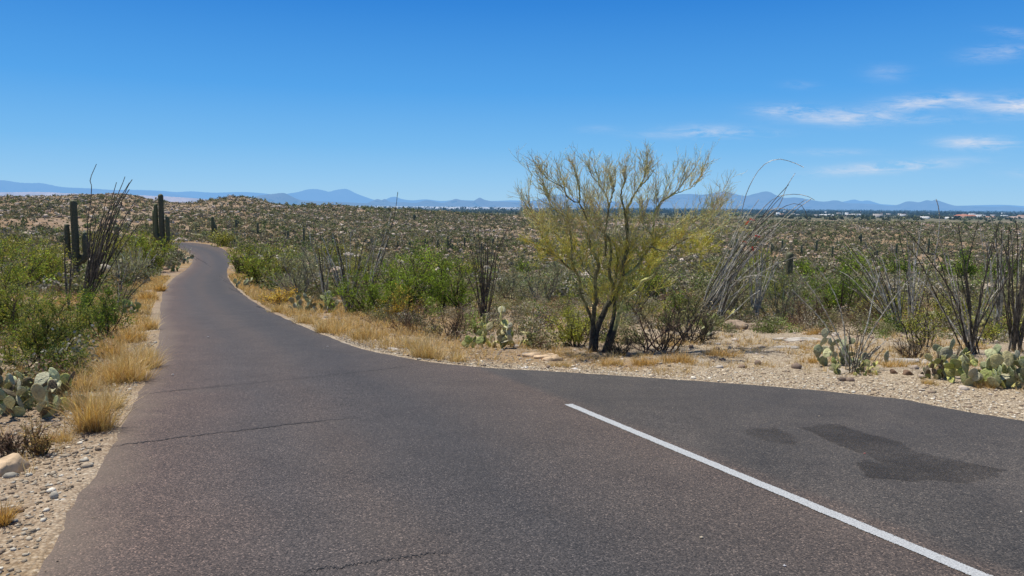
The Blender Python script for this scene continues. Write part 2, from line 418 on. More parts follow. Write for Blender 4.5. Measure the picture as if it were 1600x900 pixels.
def paint_mat():
    m, nt = mat_new('road_paint'); n = N(nt)
    pos = n('ShaderNodeNewGeometry').outputs['Position']
    a = n('ShaderNodeAttribute', attribute_name='tint'); sep = n('ShaderNodeSeparateColor', inp={0: a.outputs['Color']})
    nz = n('ShaderNodeTexNoise', inp={'Vector': pos, 'Scale': 110.0, 'Detail': 4.0, 'Roughness': .7}).outputs[0]
    n2 = n('ShaderNodeTexNoise', inp={'Vector': pos, 'Scale': 7.0, 'Detail': 5.0}).outputs[0]
    c = n.ramp(nz, [(.35, (.24, .24, .235)), (.58, (.50, .51, .50))])
    p = n('ShaderNodeBsdfPrincipled', inp={'Base Color': c, 'Roughness': .7})
    al = n.maprange(n.math('ADD', n.math('ADD', sep.outputs[0], n.math('MULTIPLY', n.math('SUBTRACT', nz, .5), 2.2)), n.math('MULTIPLY', n.math('SUBTRACT', n2, .5), 1.1)), .24, .42)
    tr = n('ShaderNodeBsdfTransparent')
    finish(nt, n, n('ShaderNodeMixShader', inp={0: al, 1: tr.outputs[0], 2: p.outputs[0]}).outputs[0], False); return m
M_ground = ground_mat(); M_asph = asphalt_mat(); M_patch = asphalt_mat(True); M_paint = paint_mat()
def flat_mat(name, c, haze=False, rough=.8):
    m, nt = mat_new(name); n = N(nt)
    nz = n('ShaderNodeTexNoise', inp={'Scale': 30.0, 'Vector': n('ShaderNodeNewGeometry').outputs['Position']}).outputs[0]
    cc = n.mix(1.0, (*c, 1), n.ramp(nz, [(.3, (.85,)*3), (.7, (1.1,)*3)]), 'MULTIPLY')
    finish(nt, n, n('ShaderNodeBsdfPrincipled', inp={'Base Color': cc, 'Roughness': rough}).outputs[0], haze); return m
M_crack = flat_mat('crack_tar', (.018, .016, .015))
def tag(o, label=None, cat=None, group=None, kind=None):
    if label: o['label'] = label
    if cat: o['category'] = cat
    if group: o['group'] = group
    if kind: o['kind'] = kind
    return o
def thing(name, label, cat, loc, group=None):
    o = bpy.data.objects.new(name, None); C.objects.link(o); o.location = loc; o.empty_display_size = .2
    o['_o'] = [float(v) for v in loc]
    return tag(o, label, cat, group)

# ------------------------------------------------------------------ terrain mesh
def build_terrain():
    az = np.r_[np.linspace(-180, -52, 60, endpoint=False), np.linspace(-52, 52, 620, endpoint=False), np.linspace(52, 180, 60, endpoint=False)]
    az = np.radians(az)
    r = np.r_[0.4, np.exp(np.linspace(math.log(1.0), math.log(85000), 760))]
    A, Rg = np.meshgrid(az, r); X = Rg*np.sin(A); Y = Rg*np.cos(A)
    xf, yf = X.ravel(), Y.ravel()
    sd = np.full(xf.shape, 999.); m = np.hypot(xf, yf) < 320; sd[m] = sdist(xf[m], yf[m])
    rr = np.hypot(xf, yf)
    Z = h0(xf, yf)+relief(xf, yf, sd)-np.where(sd < 0, .02+.0012*rr, 0)*sstep(0, -.15, sd)
    u = xf/np.maximum(yf, .5)
    rightside = sstep(.08, .22, u+.06*fbm(xf/2, yf/2, 3, 60))*(yf > 0)
    gv = np.maximum(1-sstep(.5, 1.5, sd+.5*fbm(xf, yf, 3, 61)), rightside*(1-sstep(20, 27, rr+5*fbm(xf/2, yf/2, 3, 62))))
    gv = gv*(rr < 60)*np.where(u < -.3, .55, 1)
    gv = np.maximum(gv, .35*(rr < 60))
    gs = sstep(-.25, .3, fbm(xf/3.5, yf/3.5, 4, 63))*(1-gv)*(1-.5*sstep(80, 200, rr))
    fr = sstep(380, 1100, rr+250*fbm(xf/150, yf/150, 4, 64))
    # rocky middle hills read paler, washes greener
    mb = MB(); nr, na = A.shape
    idx = np.arange(nr*na).reshape(nr, na); nx = np.roll(idx, -1, 1)
    Q = np.stack([idx[:-1], nx[:-1], nx[1:], idx[1:]], -1).reshape(-1, 4)[:, ::-1]
    mb.add(np.c_[xf, yf, Z], Q, None, np.c_[gv, gs, fr])
    c0 = MB()
    n0 = mb.n; mb.add([[0, 0, float(h0(0., 0.))-.02]], None, np.stack([np.arange(na), np.full(na, n0), (np.arange(na)+1) % na], -1)-n0, (0, 0, 0))
    o = mb.build('ground', M_ground, smooth=True); tag(o, kind='structure')
build_terrain()

# ------------------------------------------------------------------ asphalt
def build_road():
    M = 60; t = np.linspace(0, 1, M)
    P = EL[:, None, :]*(1-t[None, :, None])+ER[:, None, :]*t[None, :, None]
    x, y = P[..., 0], P[..., 1]; z = h0(x, y)+.0
    # distance from left edge
    fl = np.zeros(x.size); X = x.ravel(); Y = y.ravel(); best = np.full(X.shape, 1e9)
    for (ax, ay), (bx, by) in zip(EL[:-1:2], EL[2::2]):
        dx, dy = bx-ax, by-ay; l2 = dx*dx+dy*dy+1e-12
        tt = np.clip(((X-ax)*dx+(Y-ay)*dy)/l2, 0, 1); np.minimum(best, (X-ax-tt*dx)**2+(Y-ay-tt*dy)**2, out=best)
    fl = np.sqrt(best)
    edge = sdist(X, Y)
    z = z.ravel()-.012*sstep(.12, 0., -edge)-.0
    g = sstep(4.75, 4.95, fl+.06*fbm(X*2, Y*2, 3, 80))*(Y < 16)
    mb = MB(); idx = np.arange(NR*M).reshape(NR, M)
    Q = np.stack([idx[:-1, :-1], idx[:-1, 1:], idx[1:, 1:], idx[1:, :-1]], -1).reshape(-1, 4)
    mb.add(np.c_[X, Y, z], Q, None, np.c_[fl/20, g, 0*g])
    # a broken lip down to the ground
    for E, flip in ((EL, 1), (ER, 0)):
        top = np.c_[E, h0(E[:, 0], E[:, 1])-.012]; bot = top-np.array([0, 0, .12])
        V = np.r_[top, bot]; k = np.arange(NR-1)
        q = np.stack([k, k+1, k+1+NR, k+NR], -1); q = q[:, ::-1] if flip else q
        mb.add(V, q, None, (.0, .3, 0))
    tag(mb.build('road', M_asph, smooth=False), kind='structure')
build_road()
def ribbon(name, pts, w, mat, dz=.004, jit=0, n=None, kind='structure', fade=False):
    P = densify([hit0(*p)[:2] if len(p) == 2 else np.array(p[:2]) for p in pts], n or 120)
    d = np.gradient(P, axis=0); d /= np.linalg.norm(d, axis=1)[:, None]; nr = np.c_[-d[:, 1], d[:, 0]]
    if jit: P = P+nr*(jit*fbm(np.arange(len(P))*.5, np.zeros(len(P)), 4, int(abs(pts[0][0]))))[:, None]
    ws = np.full(len(P), w)
    if jit: ws = ws*(.35+1.1*np.abs(fbm(np.arange(len(P))*.9, np.ones(len(P)), 3, 5))+.25)*np.minimum(1, np.minimum(np.arange(len(P)), np.arange(len(P))[::-1])/12+.15)
    rows = [-.5, -.38, 0, .38, .5]; tint = [0, .75, 1, .75, 0]
    V = []; Cc = []
    for a, tn in zip(rows, tint):
        q = P+nr*(ws*a)[:, None]; V.append(np.c_[q, h0(q[:, 0], q[:, 1])+dz]); Cc.append(np.tile([tn, 0, tn], (len(P), 1)))
    nP = len(P); idx = np.arange(5*nP).reshape(5, nP)
    Q = np.stack([idx[:-1, :-1], idx[:-1, 1:], idx[1:, 1:], idx[1:, :-1]], -1).reshape(-1, 4)[:, ::-1]
    mb = MB(); mb.add(np.concatenate(V), Q, None, np.concatenate(Cc)); o = mb.build(name, mat); tag(o, kind=kind); return o
a = hit0(888, 632)[:2]; b = hit0(1515, 893)[:2]; dd = (b-a)/np.linalg.norm(b-a)
ribbon('edge_line_marking', [tuple(a)+(0,), tuple(a+(b-a)*.5)+(0,), tuple(b)+(0,), tuple(b+dd*4)+(0,)], .118, M_paint, .005, n=200)
for k, pts in enumerate([[(165,699),(240,689),(330,678),(440,665),(530,655),(565,652)],
                         [(213,617),(300,608),(400,598),(500,588),(600,577),(650,571)],
                         [(470,893),(560,882),(640,870),(705,862)],
                         [(252,519),(330,515),(400,510),(480,507)], [(165,468),(250,470.5)][:0] or [(290,499),(310,498),(330,500)]]):
    ribbon('road_crack', pts, (.02, .018, .011, .02, .02)[k], M_crack, .004, jit=.05, n=160)
def patch(name, poly, mat=M_patch, dz=.004, soft=.12):
    P = np.array([hit0(*p)[:2] for p in poly]); x0, y0 = P.min(0)-.1; x1, y1 = P.max(0)+.1
    nx, ny = 90, 90; X, Y = np.meshgrid(np.linspace(x0, x1, nx), np.linspace(y0, y1, ny)); x, y = X.ravel(), Y.ravel()
    best = np.full(x.shape, 1e9); ins = np.zeros(x.shape, bool)
    for (ax, ay), (bx, by) in zip(P, np.roll(P, -1, 0)):
        dx, dy = bx-ax, by-ay; t = np.clip(((x-ax)*dx+(y-ay)*dy)/(dx*dx+dy*dy), 0, 1)
        np.minimum(best, (x-ax-t*dx)**2+(y-ay-t*dy)**2, out=best)
        if abs(by-ay) > 1e-9: ins ^= ((ay > y) != (by > y)) & (x < dx*(y-ay)/(by-ay)+ax)
    s = np.sqrt(best); s = np.where(ins, -s, s)+.13*fbm(x*2.5, y*2.5, 4, 150); w = sstep(soft, -soft, s)
    idx = np.arange(nx*ny).reshape(ny, nx); Q = np.stack([idx[:-1, :-1], idx[:-1, 1:], idx[1:, 1:], idx[1:, :-1]], -1).reshape(-1, 4)
    keep = (w[Q] > .02).any(1)
    mb = MB(); mb.add(np.c_[x, y, h0(x, y)+dz], Q[keep], None, np.c_[np.full(w.shape, .3), np.ones(w.shape), w])
    tag(mb.build(name, mat), kind='structure')
patch('dark_stain', [(1245,668),(1310,663),(1360,680),(1445,707),(1500,720),(1570,735),(1520,752),(1440,755),(1350,748),(1323,722),(1350,716),(1378,724),(1362,712),(1300,690)], soft=.07)
patch('dark_stain', [(1158,672),(1210,670),(1250,682),(1240,695),(1190,690)], soft=.22)

# ------------------------------------------------------------------ far mountains
def mount(name, pts, dist, col, s, label, gull=1.0, base=-60, ext=None):
    P = densify(np.array(pts, float), 260)
    rows = 26; V = []; Cc = []
    for j in range(rows):
        t = j/(rows-1)
        for (px, py) in P:
            c = at_depth(px, py, dist); 
            Hh = max(c[2]-base, 5.0)
            yy = dist-Hh*2.6*(1-t)
            # ridged flanks
            prof = t**1.35
            nse = (fbm(np.array([px*.12]), np.array([t*2.0]), 4, s)[0])*Hh*.45*gull*(t*(1-t)*3.2)
            V.append((c[0]*(yy/dist)+nse*1.5, yy+nse*2.2, base+Hh*prof+nse*.35+(.02*Hh*fbm(np.array([px*.9]), np.array([t]), 2, s+3)[0] if t > .9 else 0)))
    # back slope
    for (px, py) in P:
        c = at_depth(px, py, dist); V.append((c[0]*1.2, dist*1.12, base))
    rows += 1; n = len(P); idx = np.arange(rows*n).reshape(rows, n)
    Q = np.stack([idx[:-1, :-1], idx[:-1, 1:], idx[1:, 1:], idx[1:, :-1]], -1).reshape(-1, 4)
    mb = MB(); mb.add(V, Q, None, col); o = mb.build(name, M_mount, smooth=False); tag(o, kind='structure')
def mount_mat():
    m, nt = mat_new('mountain_rock'); n = N(nt)
    c = n('ShaderNodeAttribute', attribute_name='tint').outputs['Color']
    pos = n('ShaderNodeNewGeometry').outputs['Position']
    nz = n('ShaderNodeTexNoise', inp={'Vector': pos, 'Scale': .0012, 'Detail': 9.0, 'Roughness': .65}).outputs[0]
    c = n.mix(1.0, c, n.ramp(nz, [(.3, (.55,)*3), (.7, (1.5,)*3)]), 'MULTIPLY')
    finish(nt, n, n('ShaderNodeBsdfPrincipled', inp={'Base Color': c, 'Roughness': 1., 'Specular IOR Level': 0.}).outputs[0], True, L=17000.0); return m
M_mount = mount_mat()
rock = (.13, .115, .10)
mount('plain', [(-400,300),(-200,300.5),(0,300.5),(60,300),(110,302),(180,304),(260,307),(330,312),(380,318)], 15000, (.62,.45,.38), 12, '', .3)
mount('mountain', [(-300,292),(-200,284),(-100,287),(-40,284),(0,282),(12,282.5),(28,285),(45,286),(62,286),(80,289),(100,292.5),(135,294),(180,297),(235,299),(290,306),(330,312)], 40000, rock, 1, '')
mount('mountain', [(100,306),(150,299),(200,296.5),(250,298),(275,300),(300,299),(335,301),(380,300),(420,303),(470,310)], 62000, rock, 2, '')
mount('mountain', [(385,317),(400,307),(412,304.5),(426,303),(440,301.5),(447,302.5),(458,308),(470,312.5),(490,314),(540,316),(600,319)], 21000, rock, 3, '', 1.4)
mount('mountain', [(425,309),(450,302.5),(466,300),(480,296),(494,295.5),(506,297.5),(514,299.5),(524,297),(538,295),(546,297),(556,302),(572,308),(590,313),(640,318)], 52000, rock, 4, '')
mount('mountain', [(572,319),(584,313),(590,311),(596,312.5),(602,311),(610,315.5),(630,316),(650,317),(665,313),(676,314),(690,317),(700,315),(712,310.8),(722,313),(738,314),(745,311),(750,308.8),(757,312),(770,314.5),(790,315),(830,317),(870,317),(900,319)], 24000, rock, 5, '', 1.4)
mount('mountain', [(595,316),(608,309),(618,307.5),(628,311),(645,313),(665,311.5),(690,314),(712,312),(730,313),(770,314),(800,313),(830,314),(850,309),(868,305),(880,303.5),(892,307),(915,314),(980,315),(1040,319)], 46000, rock, 6, '')
mount('mountain', [(930,321),(980,317),(1020,311),(1050,305),(1075,303),(1100,304),(1118,301),(1133,299.5),(1148,303),(1165,306),(1182,302),(1195,299),(1203,300),(1215,306),(1226,309),(1245,308.5),(1265,312),(1286,315),(1306,313),(1322,317),(1345,318),(1372,319.5),(1390,321.5),(1404,319.5),(1416,315),(1428,315),(1436,316),(1448,312.8),(1456,314),(1462,312),(1472,316.5),(1490,321),(1520,322),(1556,323),(1574,321.5),(1600,325),(1680,324),(1780,328)], 27000, rock, 7, '', 1.4)
mount('mountain', [(1290,319),(1318,315),(1334,311.8),(1345,314),(1358,313.5),(1378,319),(1460,322),(1560,320),(1610,322),(1700,321)], 50000, rock, 8, '')

# ------------------------------------------------------------------ scattered far scrub, rocks, town
def inside_fov(n, r0, r1, pw=1.0, half=43):
    a = np.radians(RS.uniform(-half, half, n)); r = (RS.uniform(0, 1, n)**pw)
    r = np.sqrt(r0**2+(r1**2-r0**2)*r); return r*np.sin(a), r*np.cos(a)
def scrub_field(name, n, r0, r1, smin, smax, nl, pw=1.0, cols=None, thr=-.2, sc=30., leafk=.32, mat=None, clear=None):
    x, y = inside_fov(n, r0, r1, pw)
    keep = 1.1*fbm(x/sc, y/sc, 3, 90)+.7*fbm(x/(sc*3.3), y/(sc*3.3), 3, 92)+RS.uniform(-.4, .4, len(x)) > thr
    x, y = x[keep], y[keep]
    if r0 < 320:
        sd = sdist(x, y); k = sd > .9+.006*np.hypot(x, y)
        x, y = x[k], y[k]
    if clear is not None: k = clear(x, y); x, y = x[k], y[k]
    z = h(x, y); n = len(x)
    s = np.exp(RS.uniform(math.log(smin), math.log(smax), n))
    cols = np.array(cols); cb = cols[RS.randint(len(cols), size=n)]*np.exp(RS.normal(size=(n, 1))*.22)
    # lumpy clump: leaf faces on the shell and inside of a flattened dome
    d = rnd_dirs(n*nl).reshape(n, nl, 3); d[..., 2] = np.abs(d[..., 2])
    rad = (RS.uniform(.35, 1.0, (n, nl, 1)))*np.exp(RS.normal(size=(n, nl, 1))*.12)
    asp = RS.uniform(.6, 1.05, (n, 1))
    P = d*rad*s[:, None, None]*.5
    P[..., 2] *= 1.5; P[..., 2] *= asp
    P += np.stack([x, y, z-.03], 1)[:, None, :]
    dark = (.72+.5*d[..., 2:3]*rad)  # painted self-shade: leaf colour darker low and inside each clump, lighter on top
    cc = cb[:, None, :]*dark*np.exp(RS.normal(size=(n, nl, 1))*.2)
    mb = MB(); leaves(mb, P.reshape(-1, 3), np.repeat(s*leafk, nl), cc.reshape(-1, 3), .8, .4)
    tag(mb.build(name, mat or M_farveg), kind='stuff')
OLV = [(.21,.21,.095), (.17,.18,.075), (.26,.24,.12), (.25,.21,.13), (.14,.165,.055), (.30,.26,.16)]
OLG = OLV+[(.15,.21,.045), (.18,.23,.055)]
GRY = [(.26,.24,.19), (.17,.15,.11), (.30,.26,.19)]
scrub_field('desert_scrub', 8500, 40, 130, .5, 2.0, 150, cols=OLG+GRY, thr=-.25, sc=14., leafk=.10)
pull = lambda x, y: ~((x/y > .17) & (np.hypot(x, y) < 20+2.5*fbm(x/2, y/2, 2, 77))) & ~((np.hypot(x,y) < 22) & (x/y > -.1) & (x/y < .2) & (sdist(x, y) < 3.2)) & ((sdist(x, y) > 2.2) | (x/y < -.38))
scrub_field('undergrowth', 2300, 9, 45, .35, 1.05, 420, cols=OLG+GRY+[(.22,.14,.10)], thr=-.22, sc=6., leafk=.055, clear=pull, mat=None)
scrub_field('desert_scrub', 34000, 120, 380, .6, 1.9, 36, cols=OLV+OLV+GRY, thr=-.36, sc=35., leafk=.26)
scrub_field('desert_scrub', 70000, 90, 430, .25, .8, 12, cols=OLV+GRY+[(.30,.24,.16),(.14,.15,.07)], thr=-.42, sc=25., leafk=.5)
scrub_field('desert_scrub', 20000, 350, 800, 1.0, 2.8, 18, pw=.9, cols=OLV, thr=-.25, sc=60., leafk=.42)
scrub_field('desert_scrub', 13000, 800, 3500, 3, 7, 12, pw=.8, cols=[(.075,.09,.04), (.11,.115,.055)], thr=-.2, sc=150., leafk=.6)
# low dry tussocks between the shrubs
scrub_field('dry_tussocks', 5200, 26, 110, .25, .6, 60, cols=[(.36,.25,.10), (.30,.21,.09), (.25,.19,.11), (.40,.30,.15)], thr=0., sc=8., leafk=.16)

def ico():
    t = (1+5**.5)/2
    v = np.array([(-1,t,0),(1,t,0),(-1,-t,0),(1,-t,0),(0,-1,t),(0,1,t),(0,-1,-t),(0,1,-t),(t,0,-1),(t,0,1),(-t,0,-1),(-t,0,1)], float)
    v /= np.linalg.norm(v[0])
    f = np.array([(0,11,5),(0,5,1),(0,1,7),(0,7,10),(0,10,11),(1,5,9),(5,11,4),(11,10,2),(10,7,6),(7,1,8),(3,9,4),(3,4,2),(3,2,6),(3,6,8),(3,8,9),(4,9,5),(2,4,11),(6,2,10),(8,6,7),(9,8,1)])
    return v, f
IV, IF = ico()
def stones(name, x, y, s, cols, mat, sink=.35, flat=.6):
    n = len(x); z = h(x, y)
    V = IV[None]*(1+RS.uniform(-.28, .28, (n, 12, 1)))
    sc = np.stack([RS.uniform(.7, 1.4, n), RS.uniform(.7, 1.3, n), RS.uniform(.45, .9, n)*flat/.6], 1)*s[:, None]*.5
    V = V*sc[:, None, :]; a = RS.uniform(0, 6.28, n); c, si = np.cos(a)[:, None], np.sin(a)[:, None]
    X = V[..., 0]*c-V[..., 1]*si; Y = V[..., 0]*si+V[..., 1]*c
    V = np.stack([X+x[:, None], Y+y[:, None], V[..., 2]+(z+sc[:, 2]*(1-2*sink))[:, None]], -1)
    F = (IF[None]+(np.arange(n)*12)[:, None, None]).reshape(-1, 3)
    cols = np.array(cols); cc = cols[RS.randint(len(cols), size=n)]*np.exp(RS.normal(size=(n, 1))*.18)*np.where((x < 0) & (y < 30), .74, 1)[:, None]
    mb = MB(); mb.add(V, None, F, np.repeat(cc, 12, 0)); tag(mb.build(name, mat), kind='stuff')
RK = [(.50,.42,.34), (.43,.345,.265), (.32,.23,.165), (.46,.40,.33), (.27,.20,.15)]
x, y = inside_fov(24000, 60, 460); k = (sdist(x, y) > 1.5) & (fbm(x/40, y/40, 3, 95) > -.22); x, y = x[k], y[k]
stones('hillside_rocks', x, y, np.exp(RS.uniform(math.log(.3), math.log(1.5), len(x))), RK, M_farrock)
x, y = inside_fov(7000, 10, 60); k = (sdist(x, y) > 1.2); x, y = x[k], y[k]
stones('scattered_stones', x, y, np.exp(RS.uniform(math.log(.03), math.log(.17), len(x))), RK, M_pebble)
def shoulder(n, r0, r1, w, half=48):
    x, y = inside_fov(n, r0, r1, .9, half); sd = sdist(x, y)
    p = RS.uniform(0, 1, len(x)); k = (sd > .015) & (sd < w*(.3+p)); return x[k], y[k], sd[k]
x, y, sd = shoulder(120000, 2.5, 17, 1.6)
pr = RS.uniform(0, 1, len(x)) < np.where(x < 0, 1, .8); x, y = x[pr], y[pr]
PB = [(.52,.42,.29), (.64,.54,.39), (.40,.30,.20), (.72,.65,.52), (.28,.21,.15), (.47,.38,.27)]
stones('gravel', x, y, np.exp(RS.normal(math.log(.016), .42, len(x))), PB, M_pebble, .25)
x, y, sd = shoulder(16000, 2.5, 20, 2.4)
stones('gravel', x, y, np.exp(RS.normal(math.log(.038), .35, len(x))), PB, M_pebble, .3, .45)

x, y = inside_fov(60000, 2.5, 20, .9, 48); sd = sdist(x, y); k = (sd < 0) & (RS.uniform(0, 1, len(x)) < .16*np.exp(sd/.13)+.0008); x, y = x[k], y[k]
n = len(x); mbs = MB(); ss = np.exp(RS.normal(math.log(.012), .4, n)); V = IV[None]*(1+RS.uniform(-.28, .28, (n, 12, 1)))*(ss*.5)[:, None, None]*np.array([1, 1, .6])
V += np.stack([x, y, h0(x, y)+ss*.12], 1)[:, None]; pc = np.array(PB)[RS.randint(len(PB), size=n)]*.9
mbs.add(V, None, (IF[None]+(np.arange(n)*12)[:, None, None]).reshape(-1, 3), np.repeat(pc, 12, 0)); tag(mbs.build('loose_grit', M_pebble), kind='stuff')

# far town
def boxes(mb, x, y, z, w, d, hh, cols, rot):
    n = len(x); B = np.array([(-.5,-.5,0),(.5,-.5,0),(.5,.5,0),(-.5,.5,0),(-.5,-.5,1),(.5,-.5,1),(.5,.5,1),(-.5,.5,1)])
    V = B[None]*np.stack([w, d, hh], 1)[:, None, :]; c, s = np.cos(rot)[:, None], np.sin(rot)[:, None]
    V = np.stack([V[..., 0]*c-V[..., 1]*s+x[:, None], V[..., 0]*s+V[..., 1]*c+y[:, None], V[..., 2]+z[:, None]], -1)
    F = np.array([(0,1,5,4),(1,2,6,5),(2,3,7,6),(3,0,4,7),(4,5,6,7)]); F = (F[None]+(np.arange(n)*8)[:, None, None]).reshape(-1, 4)
    mb.add(V, F, None, np.repeat(cols, 8, 0))
def town(n, px0, px1, r0, r1, wmin, wmax, white):
    px = RS.uniform(px0, px1, n); r = r0*(r1/r0)**RS.uniform(0, 1, n); x = (px-800)/FPX*r; y = r
    k = fbm(px/40, np.log(r)*4, 3, 97) > -.15; x, y, r = x[k], y[k], r[k]; n = len(x)
    w = np.exp(RS.uniform(math.log(wmin), math.log(wmax), n)); mb = MB()
    pal = np.array(white); cols = pal[RS.randint(len(pal), size=n)]
    boxes(mb, x, y, h0(x, y)-1, w, w*.6, RS.uniform(5, 13, n)*(r/6000)**.3, cols, RS.uniform(-.3, .3, n))
    tag(mb.build('distant_town', M_farrock), kind='stuff')
WH = [(.75,.74,.72), (.6,.6,.6), (.8,.8,.8), (.5,.45,.4), (.45,.3,.24)]
town(1700, 415, 900, 4800, 12000, 16, 80, WH[:3])
town(150, 860, 1750, 5000, 12000, 8, 28, [(.5,.49,.47), (.4,.4,.4), (.45,.4,.35), (.4,.28,.22)])
town(110, 1190, 1750, 1500, 4500, 8, 18, [(.5,.45,.4), (.62,.6,.57), (.42,.28,.2), (.7,.7,.68)])
def canopy(n, px0, px1, r0, r1):      # dark street trees of the town, one far mass
    px = RS.uniform(px0, px1, n); r = r0*(r1/r0)**RS.uniform(0, 1, n); x = (px-800)/FPX*r; y = r
    s = RS.uniform(8, 22, n)*(r/4000)**.5; nl = 6; d = rnd_dirs(n*nl).reshape(n, nl, 3); d[..., 2] = abs(d[..., 2])
    P = d*s[:, None, None]*.5; P[..., 2] *= .7; P += np.stack([x, y, h0(x, y)], 1)[:, None]
    mb = MB(); leaves(mb, P.reshape(-1, 3), np.repeat(s*.7, nl), np.tile((.03,.045,.02), (n*nl, 1)), .8, .2)
    tag(mb.build('distant_woods', M_farveg), kind='stuff')
canopy(1300, -100, 900, 2500, 9000)
canopy(4200, 850, 1750, 2500, 12000)
def far_house(px, py, wpx, hpx, wall, roof, label, dist):
    p = at_depth(px, py, dist); x, y = p[0], p[1]; z = float(h0(x, y))
    z = max(z, p[2]-6) ; w = wpx/FPX*dist; hh = max(hpx/FPX*dist, 3.0)
    t = thing('house', label, 'house', (x, y, z), 'houses on the plain behind the desert')
    mb = MB(); boxes(mb, np.array([x]), np.array([y]), np.array([z-2]), np.array([w]), np.array([w*.5]), np.array([hh*.7+2]), np.array([wall]), np.array([0.]))
    mb.build('wall', M_farrock, t)
    mb = MB(); zt = z+hh*.7; W = w*.54; D = w*.3
    V = [(x-W,y-D,zt),(x+W,y-D,zt),(x+W,y+D,zt),(x-W,y+D,zt),(x-W*.8,y,zt+hh*.4),(x+W*.8,y,zt+hh*.4)]
    mb.add(V, [(0,1,5,4),(2,3,4,5)], [(1,2,5),(3,0,4)], roof); mb.build('roof', M_farrock, t)
TER = (.42,.17,.10); CRM = (.5,.42,.33); WHT = (.75,.74,.72)
for a in [(1508,336,26,5,(.45,.3,.22),TER,'wide terracotta house left of the right-hand ocotillos, largest on the far plain',1500),
          (1588,343,22,4,CRM,(.4,.3,.25),'tan low house at the far right end of the plain',1300),
          (1443,343,15,3,WHT,(.6,.58,.55),'small white-roofed house left of a group of far houses',1250),
          (1292,336,20,3,WHT,(.65,.65,.63),'white flat house on the far plain right of the arching ocotillo tips',1700),
          (1330,334,14,3,CRM,(.5,.45,.4),'cream house second from the left on the far plain',1800),
          (1376,338,12,3,WHT,(.6,.6,.6),'pale small house in the middle of the far plain houses',1600),
          (1480,347,14,3,WHT,(.62,.6,.56),'long white roof nearest the knoll on the far plain',1150),
          (1545,339,16,3,CRM,(.45,.25,.16),'low house with brown roof right of the wide terracotta house',1500),
          (1412,336,12,3,(.5,.4,.3),(.55,.5,.45),'tan house above the knoll crest on the plain',1700)]:
    far_house(*a)

# ------------------------------------------------------------------ plants
def saguaro(px, base, top, label, arms=(), rw=None, group='saguaros standing on the desert slopes', tilt=0, depth=None, detail=1):
    b = hit(px, base)
    if depth: b = at_depth(px, base, depth); b[2] = float(h(b[0], b[1]))
    Y = b[1]; H = (ray(px, top)[2]*Y+EYE)-b[2]
    kpx = Y/FPX
    r = rw*kpx if rw else max(1.6*kpx, min(.26, H*.035))
    arms = [(a[0]*kpx, a[1], a[2], a[3]*kpx) for a in arms] if rw else arms
    t = thing('saguaro', label, 'saguaro cactus', b, group)
    sd = 24 if detail else 7; rb = 12 if detail else 0
    def colm(name, P, rad):
        n = len(P); R = np.full(n, rad); R[-1] = rad*.05; R[-2] = rad*.55; R[-3] = rad*.85; R[0] *= .85
        g = np.linspace(0, 1, n)[:, None]
        cc = np.array([.10,.095,.055])*(1-g)+np.array([.15,.17,.09])*g
        mb = MB(); tubes(mb, P[None], R[None], sd, cc[None], rb, .2 if rb else 0)
        mb.build(name, M_sag if detail else M_farveg, t, smooth=True)
    zz = np.r_[np.linspace(-.1, H-r, 10), H-r*.5, H-r*.15, H]
    P = np.stack([b[0]+tilt*zz, b[1]+0*zz, b[2]+zz], 1); colm('trunk', P, r)
    for (dx, z0, z1, dy) in arms:          # metres sideways, branch height, tip height
        zA = z0*H; zB = z1*H; s = np.linspace(0, np.pi/2, 6)
        xs = np.sin(s)*dx; zs = zA+(1-np.cos(s))*abs(dx)*.9; ys = np.sin(s)*dy
        zt = np.r_[np.linspace(zs[-1]+.1, max(zB-r, zs[-1]+.3), 5), zB-r*.4+.2, zB-r*.12+.2, zB+.2]
        P = np.stack([b[0]+np.r_[xs, np.full(8, dx)], b[1]+np.r_[ys, np.full(8, dy)], b[2]+np.r_[zs, zt]], 1)
        colm('arm', P, r*.78)
saguaro(121, 436, 312, 'tall saguaro with three upturned arms behind the big left ocotillo', [(-14,.25,.66,3),(18,.2,.52,-3),(10,.27,.56,8)], rw=4.3)
saguaro(255, 402, 303, 'tall slender saguaro with close arms beside the road bend', [(-9,.3,.82,1),(-13,.28,.72,4),(9,.22,.62,0)], rw=3.3)
saguaro(184, 405, 352, 'short armless saguaro between the two armed saguaros on the left', rw=3.0)
saguaro(1232, 438, 394, 'stout lone saguaro stump left of the dark green round bush on the right', rw=4.6)
saguaro(333, 375, 338, 'thin saguaro at the hill foot right of the road bend', [(5,.3,.6,0)], rw=1.9)
